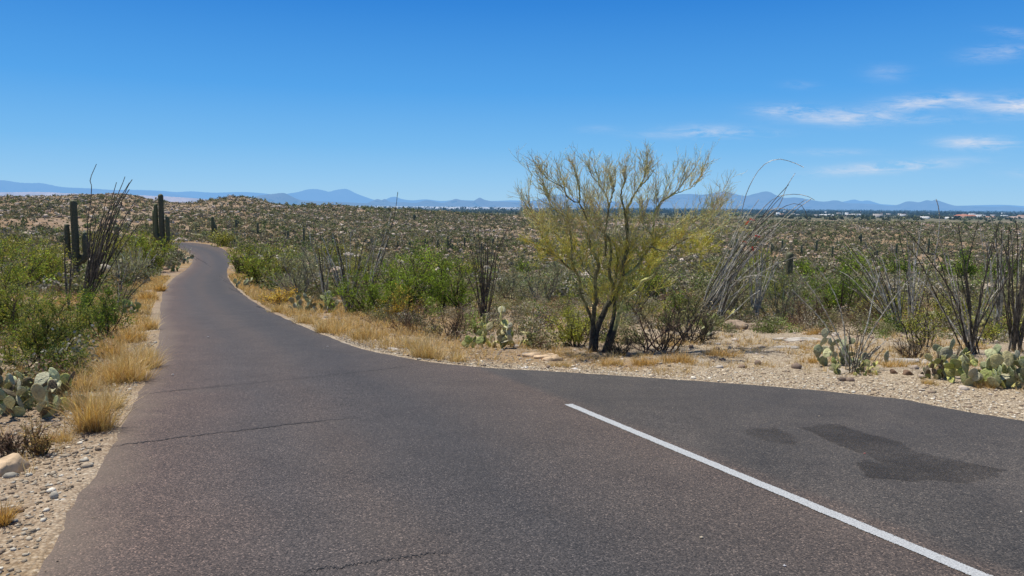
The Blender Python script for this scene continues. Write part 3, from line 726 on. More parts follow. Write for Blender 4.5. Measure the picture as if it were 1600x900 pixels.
far_s = [(47,307,299,'tiny saguaro on the ridge skyline at far left'),(92,306,299,'small saguaro on the ridge skyline above the armed saguaro'),(134,304,294,'saguaro breaking the skyline just left of the ocotillo tips'),
 (303,317,309,'small saguaro in the dip between the two left hills'),(335,366,346,'slim saguaro on the lower slope of the second hill'),(369,356,342,'short saguaro halfway up the second hill slope'),
 (403,366,347,'dark saguaro at the right foot of the second hill'),(418,313,307,'tiny saguaro on the right shoulder of the second hill'),(475,385,355,'tall saguaro in front of the pale rocky hill, above the prickly pears'),
 (450,375,360,'saguaro standing left of the tallest one before the pale rocky hill'),(520,386,370,'saguaro behind the tangled grey ocotillos'),(621,388,376,'first from the left of the saguaro row at the pale hill foot'),
 (640,389,377,'second from the left of the saguaro row at the pale hill foot'),(664,387,372,'third from the left of the saguaro row at the pale hill foot'),(684,388,374,'fourth from the left of the saguaro row at the pale hill foot'),
 (700,391,368,'tallest of the saguaro row at the pale hill foot'),(707,390,380,'short saguaro tucked against the tallest of the row'),(726,389,370,'saguaro just left of the upright dark ocotillo'),
 (647,345,334,'saguaro on the crest of the pale rocky hill'),(770,385,372,'saguaro right of the upright dark ocotillo, at the wash edge'),(752,393,380,'low saguaro behind the upright dark ocotillo'),
 (1150,395,372,'saguaro seen through the arching ocotillo canes'),(1205,398,380,'leftmost saguaro at the foot of the right knoll'),(1222,392,374,'saguaro above the stout lone saguaro on the right'),(1252,398,382,'saguaro between the stout lone saguaro and the knoll slope'),
 (1275,394,375,'slim saguaro on the left slope of the right knoll'),(1300,402,384,'saguaro behind the dark green round bush'),(1345,380,364,'saguaro halfway up the right knoll'),(1400,400,380,'saguaro beneath the knoll crest, behind green mesquites'),
 (1450,398,372,'tall thin saguaro below the right end of the knoll'),(1500,405,388,'saguaro amid the canes of the right ocotillo'),(1548,410,392,'saguaro at the foot of the knoll near the right edge'),(1370,405,390,'short saguaro among the green mesquites under the knoll')]
for (px, ba, to, lb) in far_s: saguaro(px, ba, to, lb, detail=0, arms=[(RS.choice([-1,1])*.6, .4, .75, 0)] if RS.rand() < .3 else (), tilt=RS.uniform(-.02,.02))

def shrub(name, label, cat, px, base, hpx, wpx, leaf, stem=(.10,.08,.06), dens=1.0, leafs=None, ns=16, style='leafy', group=None, depth=None, lsz=None, dy=None):
    b = hit(px, base)
    if depth: b = at_depth(px, base, depth); b[2] = float(h(b[0], b[1]))
    d = b[1]; H = hpx/FPX*d; W = wpx/FPX*d; D = dy or W*.8
    t = thing(name, label, cat, b, group)
    leaf = np.array(leaf, float)*np.array([1.95, 2.0, 1.45]); leaf = leaf if leaf.ndim == 2 else leaf[None]
    px_m = d/745.0
    # stems fan out to fill a rough half-ellipsoid
    ph = RS.uniform(0, 6.283, ns); el = RS.uniform(.0, 1.0, ns)**.8
    tgt = np.stack([np.cos(ph)*np.sqrt(1-el**2*.85)*W/2, np.sin(ph)*np.sqrt(1-el**2*.85)*D/2, el*H], 1)*RS.uniform(.85, 1.25, (ns, 1))
    S = b+np.stack([RS.uniform(-1,1,size=ns)*W*.17, RS.uniform(-1,1,size=ns)*D*.17, np.full(ns, -.03)], 1)
    tgt[:, 2] = np.maximum(tgt[:, 2], H*.15)
    L = np.linalg.norm(tgt, axis=1); up = .25
    P1 = walk(S, tgt+np.array([0, 0, .15*H]), L*.85, 7, .45, .05)
    r1 = max(.008, H*.012)
    mb = MB(); tubes(mb, P1, np.outer(RS.uniform(.7, 1.3, ns)*r1, np.linspace(1, .35, 7)), 4, vary(stem, ns, .2))
    m2 = 8; S2, D2, tt = spawn(P1, m2, .1, 1., .75, .25); L2 = np.repeat(L, m2)*RS.uniform(.18, .42, len(S2))
    P2 = walk(S2, D2, L2, 5, .5, .2); tubes(mb, P2, np.outer(np.full(len(S2), max(r1*.38, px_m*.16)), np.linspace(1, .5, 5)), 3, vary(stem, len(S2), .25))
    m3 = 5 if style != 'wispy' else 6; S3, D3, _ = spawn(P2, m3, .2, 1., .8, .25); L3 = np.repeat(L2, m3)*RS.uniform(.35, .7, len(S3))
    P3 = walk(S3, D3, L3, 4, .5, .1)
    tc = np.array(stem) if style != 'leafy' else np.array(stem)*.5+leaf[0]*.7
    if style == 'twiggy' or style == 'wispy': tc = leaf[0]
    tubes(mb, P3, np.outer(np.full(len(S3), max(.0025, px_m*(.11 if style != 'leafy' else .08))), np.linspace(1, .5, 4)), 3, vary(tc, len(S3), .3))
    mb.build('branches', M_bark, t)
    if style in ('leafy', 'sparse', 'wispy'):
        nl = int((H*W)/(px_m**2)*({'leafy': 1.9, 'sparse': .5, 'wispy': .6}[style])*dens); nl = int(min(max(nl, 900), 42000))
        ii = RS.randint(len(P3), size=nl); tt = RS.uniform(.1, 1.0, nl)*2.99; k = tt.astype(int); f = (tt-k)[:, None]
        Pt = P3[ii, k]*(1-f)+P3[ii, k+1]*f+RS.normal(size=(nl, 3))*px_m*1.2
        Pt[:, 2] = np.maximum(Pt[:, 2], b[2]+.01)
        # clump tint by parent branch so light and dark masses show
        clump = np.exp(RS.normal(size=len(P1))*.22)[(ii//m3)//m2]
        cc = leaf[RS.randint(len(leaf), size=nl)]*clump[:, None]*np.exp(RS.normal(size=(nl, 1))*.25)
        mb = MB(); s = (lsz or 1.0)*max(.012, px_m*1.35)
        leaves(mb, Pt, s*np.exp(RS.normal(size=nl)*.3), cc, .55 if style != 'wispy' else .25, .25)
        mb.build('foliage', M_leaf, t)
    return t
GRN = [(.125,.17,.03), (.095,.14,.022), (.155,.195,.04)]
DGR = [(.05,.09,.02), (.04,.07,.018), (.075,.11,.028)]
OLI = [(.17,.165,.045), (.13,.135,.04), (.21,.19,.07)]
YGR = [(.24,.24,.05), (.18,.20,.04), (.28,.27,.08)]
GRA = [(.20,.20,.155), (.15,.15,.11)]
GLD = [(.36,.23,.06), (.28,.18,.05), (.42,.30,.10)]
PUR = [(.10,.062,.05), (.14,.09,.07)]
DRK = [(.055,.045,.035), (.085,.07,.055)]
G = 'shrubs growing along the road and the desert behind'
SH = [
 # left of the road
 (55,578,128,180,OLI+DGR,'leafy',1.1,'broad olive-green shrub behind the left prickly pear, reaching the picture edge'),
 (165,527,72,125,DGR+GRN,'leafy',1.2,'low dark green leafy bush spreading around the foot of the big left ocotillo'),
 (8,520,120,120,OLI+GRN,'leafy',1.0,'green bush cut by the left picture edge behind the broad olive shrub'),
 (100,590,70,90,DGR+OLI,'leafy',1.0,'small green leafy bush between the left prickly pear and the golden grass'),
 (30,455,72,130,GRN+OLI,'leafy',1.0,'bright green shrub at far left behind the roadside brush'),
 (82,452,66,90,OLI,'leafy',.9,'olive shrub with dark stems left of the big left ocotillo'),
 (30,398,28,80,OLI,'leafy',.9,'rounded grey-olive bush high at the far left'),
 (210,440,58,80,GRA+OLI,'wispy',1.0,'spiky grey shrub right of the big left ocotillo'),
 (238,425,60,60,OLI+GRN,'leafy',1.0,'tall olive-green bush below the slender saguaro'),
 (275,408,28,34,GRA+DRK,'twiggy',1.0,'grey twiggy shrub on the inside of the road bend'),
 (180,415,52,60,OLI,'leafy',.9,'olive bush under the short armless saguaro'),
 (150,400,30,70,OLI+GRA,'leafy',.9,'pale olive bush left of the short saguaro'),
 (222,398,34,44,GRN+OLI,'leafy',.9,'green bush just left of the slender armed saguaro'),
 (22,712,62,70,PUR+DRK,'twiggy',1.0,'bare purple-brown twiggy bush at the left edge above the flat rock'),
 (62,712,58,46,[(.26,.17,.08),(.20,.13,.07)],'twiggy',.8,'thin brown dead stalks beside the flat rock on the left'),
 (262,396,26,46,OLI+GRN,'leafy',1.1,'dense olive bush hiding the road where it bends left'),
 (245,386,20,50,OLI,'leafy',1.1,'olive bush behind the slender armed saguaro'),
 (205,385,22,50,OLI+GRN,'leafy',1.0,'green-olive bush right of the short armless saguaro'),
 (160,378,20,56,OLI,'leafy',1.0,'low olive bush over the far leg of the road'),
 (65,425,34,70,OLI+GRN,'leafy',1.0,'olive bush between the tall saguaro and the left edge'),
 (128,455,22,50,OLI+DGR,'leafy',1.0,'dark olive bush at the foot of the tall saguaro'),
 # right verge, far to near
 (350,385,22,44,OLI,'leafy',.9,'small olive bush on the outside of the road bend'),
 (378,428,52,44,OLI+GRN,'leafy',1.0,'round green bush nearest the road bend on the right verge'),
 (408,447,72,72,OLI+GRN,'leafy',1.1,'big olive-green bush on the right verge below the bend'),
 (345,378,16,40,OLI+GRA,'leafy',.9,'distant grey-green bush behind the road bend'),
 (462,463,80,76,GRA,'wispy',1.0,'silvery grey fan-shaped shrub left of the tangled ocotillos'),
 (436,477,30,56,GLD,'leafy',.9,'low golden-brown mound at the verge left of the flat prickly pears'),
 (440,440,50,60,OLI+GRA,'leafy',.9,'dull green bush behind the silvery fan shrub'),
 (588,492,82,100,GRN,'leafy',1.0,'bright green shrub right of the tangled grey ocotillos'),
 (648,487,98,130,GRN,'leafy',1.1,'largest bright green shrub in the middle of the right verge'),
 (706,486,88,96,GRN,'leafy',1.0,'bright green shrub left of the upright dark ocotillo'),
 (622,500,48,66,GLD+OLI,'leafy',.7,'golden-brown bush in front of the largest bright green shrub'),
 (640,520,40,120,PUR,'twiggy',1.0,'low purple-brown dead brush below the golden bush'),
 (705,530,66,86,PUR+DRK,'twiggy',1.0,'dark purplish dead brush left of the roadside prickly pears'),
 (792,468,62,70,GRA,'wispy',1.0,'ash-grey wispy shrub right of the upright dark ocotillo'),
 (845,474,70,90,GRA,'wispy',1.0,'grey feathery shrub left of the palo verde tree'),
 (872,440,30,44,GRA+OLI,'wispy',1.0,'small grey shrub farther back left of the palo verde'),
 (815,436,28,40,GRN,'leafy',.8,'small green bush behind the grey feathery shrubs'),
 (900,541,74,76,YGR,'leafy',.8,'yellow-green rounded bush against the palo verde trunk'),
 (1030,548,96,150,DRK+PUR,'twiggy',1.3,'tangled dark dead brush right of the palo verde trunk'),
 (1085,535,80,110,DRK,'twiggy',1.0,'grey-brown dead brush under the arching ocotillo'),
 (965,555,34,60,DRK+PUR,'twiggy',1.0,'small black twigs heaped at the palo verde foot'),
 (1150,498,90,110,GRA+DRK,'wispy',1.0,'grey wispy shrub behind the arching ocotillo base'),
 (1225,500,88,110,GRA+DRK+DGR,'wispy',1.2,'dusky grey shrub left of the dark green round bush'),
 (1306,492,84,106,DGR+GRN,'leafy',1.1,'dark green round bush right of the stout saguaro'),
 (1270,512,50,90,PUR,'twiggy',1.0,'low purple dead brush before the dark green round bush'),
 (1345,505,56,90,PUR+DRK,'twiggy',.9,'purplish twigs right of the dark green round bush'),
 (1330,427,24,90,GRN,'leafy',1.0,'bright green mesquite below the left end of the knoll'),
 (1400,428,26,76,GRN+DGR,'leafy',1.0,'green mesquite beneath the middle of the knoll'),
 (1500,440,42,90,GRN+DGR,'leafy',1.0,'green mesquite behind the main right ocotillo'),
 (1568,440,40,70,DGR+GRN,'leafy',1.0,'green mesquite close to the right picture edge'),
 (1254,436,26,50,GRN,'leafy',1.0,'small green bush right of the stout lone saguaro'),
 (1180,424,26,60,OLI+GRN,'leafy',.9,'olive bush left of the stout lone saguaro'),
 (1435,542,92,80,YGR+OLI,'sparse',.8,'open yellow-green shrub with dark stems right of the tilted grey canes'),
 (1482,515,50,70,YGR,'sparse',.8,'thin yellow-green shrub left of the main right ocotillo'),
 (1425,560,36,60,DRK+PUR,'twiggy',.8,'low dead twigs beside the single round cactus pad'),
 (1540,535,44,70,YGR+OLI,'sparse',.9,'yellow-green wispy bush right of the main right ocotillo'),
 (1500,500,44,80,OLI+GRA,'leafy',.9,'grey-green bush just behind the main right ocotillo'),
 (1385,500,40,80,OLI+YGR,'leafy',.8,'olive bush behind the left-swept ocotillo canes'),
 (1200,470,50,90,OLI+DGR,'leafy',1.0,'olive-green brush behind the pale upright canes'),
 (1600,525,50,70,OLI+PUR,'leafy',.8,'brownish-green bush at the right picture edge'),
 (660,455,60,110,GRN+OLI,'leafy',1.0,'tall green bush rising behind the largest bright green shrub'),
 (1575,500,40,60,OLI+GRA,'wispy',.8,'grey-olive brush behind the ocotillo at the right edge'),
 (1130,440,40,70,OLI,'leafy',.9,'olive bush seen through the arching canes'),
 (1010,470,60,90,OLI+GRN,'leafy',.9,'green brush showing behind the palo verde trunk'),
 (1060,500,50,70,OLI+DGR,'leafy',.8,'shaded green shrub behind the dead brush'),
 (730,440,36,60,OLI,'leafy',.8,'olive bush behind the brightest green shrubs'),
 (560,440,40,70,OLI+GRA,'leafy',.8,'grey-olive bush behind the tangled ocotillos'),
 (520,405,24,50,OLI,'leafy',.8,'small olive bush at the foot of the pale hill'),
]
for (px, ba, hp, wp, lf, st, dn, lb) in SH:
    nm = {'leafy': 'leafy_shrub', 'sparse': 'open_shrub', 'wispy': 'grey_shrub', 'twiggy': 'dead_shrub'}[st]
    stem = {'leafy': (.09,.07,.05), 'sparse': (.07,.055,.04), 'wispy': (.22,.20,.16), 'twiggy': tuple(lf[-1])}[st]
    shrub(nm, lb, 'dead brush' if st == 'twiggy' else 'shrub', px, ba, hp, wp, lf, stem, dn, style=st, group=G, ns=20 if st != 'sparse' else 9)

# ocotillos: every cane a mesh of its own
def cane(t, P, r0, r1, light, leafy=0, flower=False, px_m=.02):
    P = densify(P, 26); n = len(P)
    P[2:] += np.cumsum(RS.normal(size=(n-2, 3))*.004, axis=0)*(r0/.02)
    R = np.linspace(r0, r1, n)*(1+.08*RS.normal(size=n)); R = np.maximum(R, px_m*.27)
    base = np.array([.54,.50,.40]) if light else np.array([.115,.10,.078])
    cc = base*np.exp(RS.normal(size=(1, n, 1))*.3+.0)*np.ones((1, n, 3))
    mb = MB(); tubes(mb, P[None], R[None], 6, cc, 3, .12)
    # thorns
    m = int(n*5); i = RS.randint(1, n-1, size=m); Pt = P[i]+(P[i+1 if False else np.minimum(i+1, n-1)]-P[i])*RS.uniform(0, 1, (m, 1))
    leaves(mb, Pt, max(.03, px_m*.9), vary(base*1.1, m, .3), .14, .2)
    c = mb.build('cane', M_bark, t)
    if leafy:
        m = leafy; i = RS.randint(1, n-1, size=m); lm = MB(); leaves(lm, P[i]+RS.normal(size=(m, 3))*.015, max(.02, px_m*1.1), vary((.10,.14,.03), m, .25), .5, .2)
        lm.build('foliage', M_leaf, c)
    if flower:
        lm = MB(); m = 70; tip = P[-1]; dr = P[-1]-P[-3]; dr /= np.linalg.norm(dr)+1e-9
        Pt = tip+dr*RS.uniform(-.12, .12, (m, 1))+RS.normal(size=(m, 3))*.016
        leaves(lm, Pt, max(.05, px_m*2.2), vary((.75,.07,.04), m, .3), .6, .1); lm.build('flower', M_flower, c)
def fan(px, base, label, tips, r=.018, light=0, leafy=0, group='ocotillos', depth=None, extra=0, spread=.5, name='ocotillo', flow=(), jitter=.5, curve=.1):
    """tips: list of (px,py) cane ends; depth jitter spreads them in 3-D"""
    b = hit(px, base)
    if depth: b = at_depth(px, base, depth); b[2] = float(h(b[0], b[1]))
    Y = b[1]; t = thing(name, label, 'ocotillo', b, group); px_m = Y/745.
    tips = list(tips)
    n0 = len(tips)
    for k in range(extra):
        a, c = tips[RS.randint(n0)], tips[RS.randint(n0)]; w = RS.uniform(0, 1)
        f = RS.uniform(.55, 1.0); tx = a[0]*w+c[0]*(1-w); ty = a[1]*w+c[1]*(1-w)
        tips.append((px+(tx-px)*f, base+(ty-base)*f))
    for k, tp in enumerate(tips):
        yd = Y+RS.uniform(-1, 1)*jitter
        e = at_depth(tp[0], tp[1], yd)
        s = b+np.array([RS.normal()*.07, RS.normal()*.07, -.05])
        L = np.linalg.norm(e-s)
        if len(tp) > 2 and isinstance(tp[2], (list, tuple)):
            mids = [at_depth(q[0], q[1], Y+(yd-Y)*(j+1)/(len(tp)-1)) for j, q in enumerate(tp[2:])]
            P = [s]+mids+[e]
        else:
            hdir = e-s; mid = s+hdir*.45+np.array([-hdir[0]*curve*.5, -hdir[1]*curve*.5, L*.05*curve])
            mid2 = s+hdir*.78+np.array([-hdir[0]*curve*.28, -hdir[1]*curve*.28, L*.03])+RS.normal(size=3)*L*.012
            P = [s, mid+RS.normal(size=3)*L*.01, mid2, e]
        cane(t, P, r*.82*RS.uniform(.75, 1.2), r*.36, light if light in (0, 1) else (RS.rand() < light), leafy=leafy if RS.rand() < .6 else 0, flower=k in flow, px_m=px_m)
    return t
# big left ocotillo
fan(129, 489, 'big many-caned ocotillo on the left verge leaning right over the skyline', [(151,259,(140,440),(136,360),(143,300),(141,282)),(195,276,(160,420),(175,330)),(206,281,(150,430),(178,350),(195,300)),(212,312,(165,420),(190,350)),(190,305),(178,320),(168,310),(160,335),(215,330),(200,345),(182,285,(150,430),(165,350)),(150,340),(172,350),(222,345),(186,360),(140,360)], r=.028, extra=26, jitter=.9)
fan(107, 492, 'stiff upright ocotillo of few straight canes, just left of the big leaning one', [(97,380),(101,372),(109,395),(118,405),(113,388)], r=.022, jitter=.3)
fan(186, 482, 'short ocotillo leaning right toward the road on the left verge', [(221,425),(226,432),(200,410),(212,420),(190,400),(180,395),(230,440)], r=.018, extra=5, light=.4)
fan(214, 436, 'small grey ocotillo on the left verge beyond the golden grass', [(186,392),(200,385),(220,385),(236,388),(246,395),(212,380)], r=.025, extra=6, light=.8)
fan(545, 488, 'tangled ocotillo thicket at the middle of the right verge, grey canes', [(497,385),(505,370),(520,362),(535,372),(548,360),(560,378),(575,365),(512,400),(530,390),(586,385)], r=.026, extra=16, light=.6, jitter=1.3)
fan(508, 470, 'dark ocotillo left of the tangled thicket, canes crossing its own shrub', [(485,362),(492,375),(500,360),(512,372),(470,385),(524,380)], r=.024, extra=6, light=.3)
fan(572, 480, 'ocotillo with one very tall cane topped by a dry flower spike', [(622,300,(590,430),(607,370),(616,335)),(600,365),(590,372),(582,380),(612,350),(606,380)], r=.024, extra=4, light=.5, flow=())
fan(757, 504, 'upright dark ocotillo standing alone left of the roadside prickly pears', [(728,362),(737,350),(748,345),(757,352),(768,355),(777,362),(786,370),(795,352),(750,370),(765,375),(726,420),(790,390)], r=.019, extra=12, jitter=.6, curve=.15)
fan(690, 440, 'small grey ocotillo behind the bright green shrubs', [(676,400),(690,392),(700,398)], r=.03, extra=3, light=.6)
# arching one, right of the tree
fan(1092, 500, 'arching ocotillo right of the palo verde with red flower tips against the sky', [
  (1257,262,(1110,440),(1150,360),(1168,300),(1190,262),(1215,249),(1240,254)),
  (1272,312,(1120,440),(1165,360),(1205,312),(1235,303),(1258,305)),
  (1242,272,(1125,440),(1180,360),(1215,325),(1228,295)),
  (1235,330,(1115,450),(1150,390),(1190,340),(1215,325)),
  (1262,352,(1110,450),(1160,380),(1215,330),(1248,318),(1262,335)),
  (1268,310,(1130,450),(1190,380),(1235,335)),
  (1195,350),(1180,335),(1210,365),(1165,330,(1130,430),(1150,370)),(1222,345,(1130,450),(1175,390)),(1208,322,(1125,440),(1165,375)),(1185,312,(1118,440),(1150,365)),(1225,385,(1135,460),(1180,415)),(1245,400,(1140,465),(1190,425))], r=.023, extra=20, light=.7, flow=(0,1,2,3,4), jitter=.8)
fan(1120, 508, 'low spreading ocotillo under the arching one, canes bowed to the right', [(1215,440,(1130,470),(1150,440),(1185,430)),(1190,410),(1170,400),(1150,395),(1200,425),(1140,400)], r=.02, extra=6, light=.7, jitter=.7)
fan(1178, 500, 'pale upright ocotillo brush right of the arching one', [(1165,400),(1175,390),(1185,385),(1195,395),(1205,405),(1215,415),(1228,380),(1212,352),(1196,362)], r=.022, extra=16, light=1, jitter=.8)
fan(1330, 578, 'near ocotillo of pale tilted canes rising from the prickly pear at the gravel edge', [(1242,421,(1300,505),(1270,455)),(1262,402,(1318,505),(1300,450)),(1376,424,(1350,525),(1365,465)),(1430,421,(1360,520),(1395,465)),(1236,453,(1290,510),(1262,478)),(1376,560-20),(1370,528),(1384,532)], r=.014, light=1, jitter=.5)
fan(1333, 582, 'short thorny sprig cluster among the pads beside the pale tilted canes', [(1318,510),(1350,525),(1362,528),(1372,540),(1380,545),(1342,515)], r=.01, light=0, extra=5, jitter=.3)
fan(1405, 518, 'leaning ocotillo with canes swept to the left, behind the open yellow-green shrub', [(1320,375),(1335,385),(1347,370),(1362,385),(1376,400),(1352,400),(1392,380),(1402,390),(1330,410),(1420,395),(1300,395),(1312,430),(1290,420)], r=.02, light=.6, extra=20, jitter=.9)
fan(1425, 505, 'faint grey ocotillo just right of the left-swept one', [(1425,390),(1436,360),(1448,380),(1416,372),(1458,400),(1440,345),(1405,365),(1470,372)], r=.02, light=.9, extra=8, jitter=.8)
fan(1518, 552, 'main right ocotillo with dark curved canes and one reaching the skyline', [(1463,315,(1500,490),(1462,430),(1466,370),(1468,335)),(1402,345,(1490,470),(1450,405)),(1530,345,(1516,480),(1512,420)),(1545,400),(1562,348,(1530,480),(1545,410)),(1498,350),(1575,372),(1590,355,(1540,480),(1565,420)),(1480,400),(1420,385),(1440,372),(1598,390),(1455,350),(1555,362),(1580,430),(1425,430)], r=.02, light=.35, extra=9, jitter=.6)
fan(1588, 548, 'dense dark ocotillo cut by the right picture edge', [(1575,355),(1585,345),(1596,352),(1605,360),(1622,370),(1560,372),(1568,390),(1550,380),(1612,345),(1640,380)], r=.019, light=.15, extra=14, jitter=.6)
fan(1560, 520, 'thin ocotillo standing between the main right one and the right-edge one', [(1548,340),(1556,350),(1565,360),(1540,380),(1572,380),(1530,345),(1582,352)], r=.018, light=.7, extra=8, jitter=.7)
fan(985, 500, 'dark thin ocotillo canes behind the palo verde trunks', [(960,420),(1000,415),(1040,405),(1060,420)], r=.016, light=0, extra=3, jitter=.4)

# prickly pears: every pad a mesh of its own, sharing a few shapes
def pad_mesh(k, col):
    mb = MB(); nu, nv = 18, 9; V = []
    for j in range(nv+1):
        th = math.pi*j/nv
        for i in range(nu):
            a = 2*math.pi*i/nu
            # a flat oval in XZ, thin in Y; narrower at the foot
            ax = math.sin(th)*math.cos(a); ay = math.sin(th)*math.sin(a); az = math.cos(th)
            # use z axis of the sphere = thin axis
            X = ax; Z = ay; t = az
            r = 1+.03*math.sin(3*a+k)+.03*math.sin(5*a+2*k)
            sq = .62+.38*min(1, (Z+1)/1.2)
            V.append((X*.5*r*sq*(.92 if k % 2 else .8), t*.065*(1+.3*math.sin(2*a+k))+.04*X*X*(k-1.5), (Z*.5*r+.5)))
    Q = [(j*nu+i, j*nu+(i+1) % nu, (j+1)*nu+(i+1) % nu, (j+1)*nu+i) for j in range(nv) for i in range(nu)]
    mb.add(V, Q, None, col)
    # spines
    m = 60; a = RS.uniform(0, 6.28, m); rr = np.sqrt(RS.uniform(0, 1, m))*.42; sg = RS.choice([-1, 1], m)
    P = np.stack([np.cos(a)*rr*.8, sg*.05*np.ones(m), .5+np.sin(a)*rr], 1)
    dr = np.stack([RS.normal(size=m)*.4, sg, RS.normal(size=m)*.4], 1)
    leaves(mb, P, .12, np.tile((.42,.36,.24), (m, 1)), .07, 0, dirs=dr)
    return mb.mesh('pad', M_pad, smooth=False)
PADS = {}
for nm, col in (('blue', (.31,.34,.18)), ('green', (.28,.32,.09)), ('yellow', (.56,.52,.18)), ('pale', (.55,.54,.30)), ('dead', (.14,.11,.06))):
    PADS[nm] = [pad_mesh(k, col) for k in range(4)]
    for m in PADS[nm]:
        for p in m.polygons: p.use_smooth = True
def pear(px, base, wpx, hpx, label, n, size, kinds, depth=None, group='prickly pear clumps beside the road', faces=.6, rows=None):
    b = hit(px, base); d = b[1]; W = wpx/FPX*d; H = hpx/FPX*d; size = size*.76; n = min(99, int(n*1.9)) if n > 1 else 1
    t = thing('prickly_pear', label, 'prickly pear cactus', b, group)
    pads = []   # (top position, size, tilt)
    made = 0; front = []
    nb = max(1, int(n*.24))
    def place(pos, s, yaw, lean_x, lean_y, kind):
        o = bpy.data.objects.new('pad', PADS[kind][RS.randint(4)]); C.objects.link(o); o.parent = t
        o.location = Vector(pos)-Vector(b); o.scale = (s*RS.uniform(.85, 1.1), s, s*RS.uniform(.95, 1.2))
        o.rotation_euler = (lean_y, lean_x, yaw)
        M = o.rotation_euler.to_matrix(); return M
    for i in range(nb):
        x = RS.uniform(-.5, .5)*W*.85 if nb > 1 else 0; y = RS.uniform(-.5, .5)*W*.6 if nb > 1 else 0
        s = size*RS.uniform(.75, 1.15); pos = np.array([b[0]+x, b[1]+y, 0]); pos[2] = float(h(pos[0], pos[1]))-.02
        yaw = RS.normal()*1.2; M = place(pos, s, yaw, RS.normal()*.4, RS.normal()*.45, kinds[RS.randint(len(kinds))])
        front.append((pos, s, M)); made += 1
    tries = 0
    while made < n and tries < 900:
        tries += 1
        pos, s, M = front[int(len(front)*RS.rand()**.7)]
        a = RS.uniform(-1.1, 1.1); loc = Vector((math.sin(a)*.40*s, 0, (.55+.42*math.cos(a))*s))
        p2 = Vector(pos)+M @ loc
        if p2.z-b[2] > H*1.0 or abs(p2.x-b[0]) > W*.55: continue
        s2 = size*RS.uniform(.7, 1.1)
        if p2.z-b[2]+s2 > H*1.2: continue
        M2 = place(p2, s2, RS.normal()*1.4, a*.7+RS.normal()*.3, RS.normal()*.6, kinds[RS.randint(len(kinds))])
        front.append((np.array(p2), s2, M2)); made += 1
B_, G_, Y_, P_, D_ = 'blue', 'green', 'yellow', 'pale', 'dead'
pear(48, 642, 165, 128, 'large sprawling prickly pear at the left picture edge beside the golden grass', 74, .22, [P_,Y_,P_,B_,D_])
pear(222, 441, 40, 14, 'pale low prickly pear on the left verge past the golden grass', 14, .45, [P_,B_])
pear(268, 424, 26, 14, 'small prickly pear at the left road edge before the bend', 9, .5, [P_,B_,G_])
pear(288, 412, 20, 14, 'prickly pear on the inside tip of the road bend', 8, .55, [P_,B_])
pear(205, 492, 40, 24, 'shaded prickly pear on the left verge below the short leaning ocotillo', 12, .3, [G_,D_,B_])
pear(490, 488, 66, 30, 'flat spreading prickly pear in the dry grass of the right verge', 26, .34, [G_,B_,P_])
pear(385, 420, 26, 16, 'prickly pear dots on the right verge near the bend', 9, .45, [P_,G_])
pear(376, 450, 26, 14, 'pale prickly pear on the right verge under the big olive bush', 9, .4, [P_,B_])
pear(788, 542, 118, 70, 'wide yellow-green prickly pear at the right verge before the palo verde', 54, .24, [G_,Y_,P_,Y_])
pear(742, 520, 36, 34, 'small yellowish prickly pear at the foot of the upright dark ocotillo', 12, .24, [Y_,G_])
pear(1108, 530, 52, 52, 'dark-stemmed prickly pear beside the dead brush right of the tree', 14, .24, [G_,D_,P_])
pear(1160, 500, 50, 18, 'low green prickly pear behind the rock ledge', 12, .3, [G_,Y_])
pear(1312, 572, 62, 56, 'blue-green prickly pear at the base of the pale tilted canes', 20, .24, [B_,P_,B_])
pear(1340, 585, 70, 26, 'low yellow-green prickly pear at the gravel edge below the pale tilted canes', 22, .13, [Y_,G_])
pear(1385, 568, 10, 24, 'single round blue-green pad standing alone on the gravel', 1, .34, [B_])
pear(1475, 590, 40, 66, 'tall narrow prickly pear topped with one large round pad', 12, .25, [B_,P_,D_])
pear(1455, 592, 56, 36, 'brown-stemmed low prickly pear left of the tall narrow one', 14, .16, [Y_,D_,G_])
pear(1520, 600, 60, 50, 'dense blue-green prickly pear right of the tall narrow one', 26, .23, [B_,Y_,G_,P_])
pear(1570, 604, 60, 54, 'dense prickly pear next to the right picture edge', 28, .24, [B_,G_,Y_,P_])
pear(1620, 606, 60, 54, 'prickly pear cut by the right picture edge', 18, .2, [B_,G_])
pear(1545, 520, 46, 44, 'pale prickly pear behind the main right ocotillo', 18, .26, [P_,Y_,P_])
pear(1478, 500, 40, 28, 'pale prickly pear glimpsed left of the main right ocotillo', 12, .26, [P_,Y_])

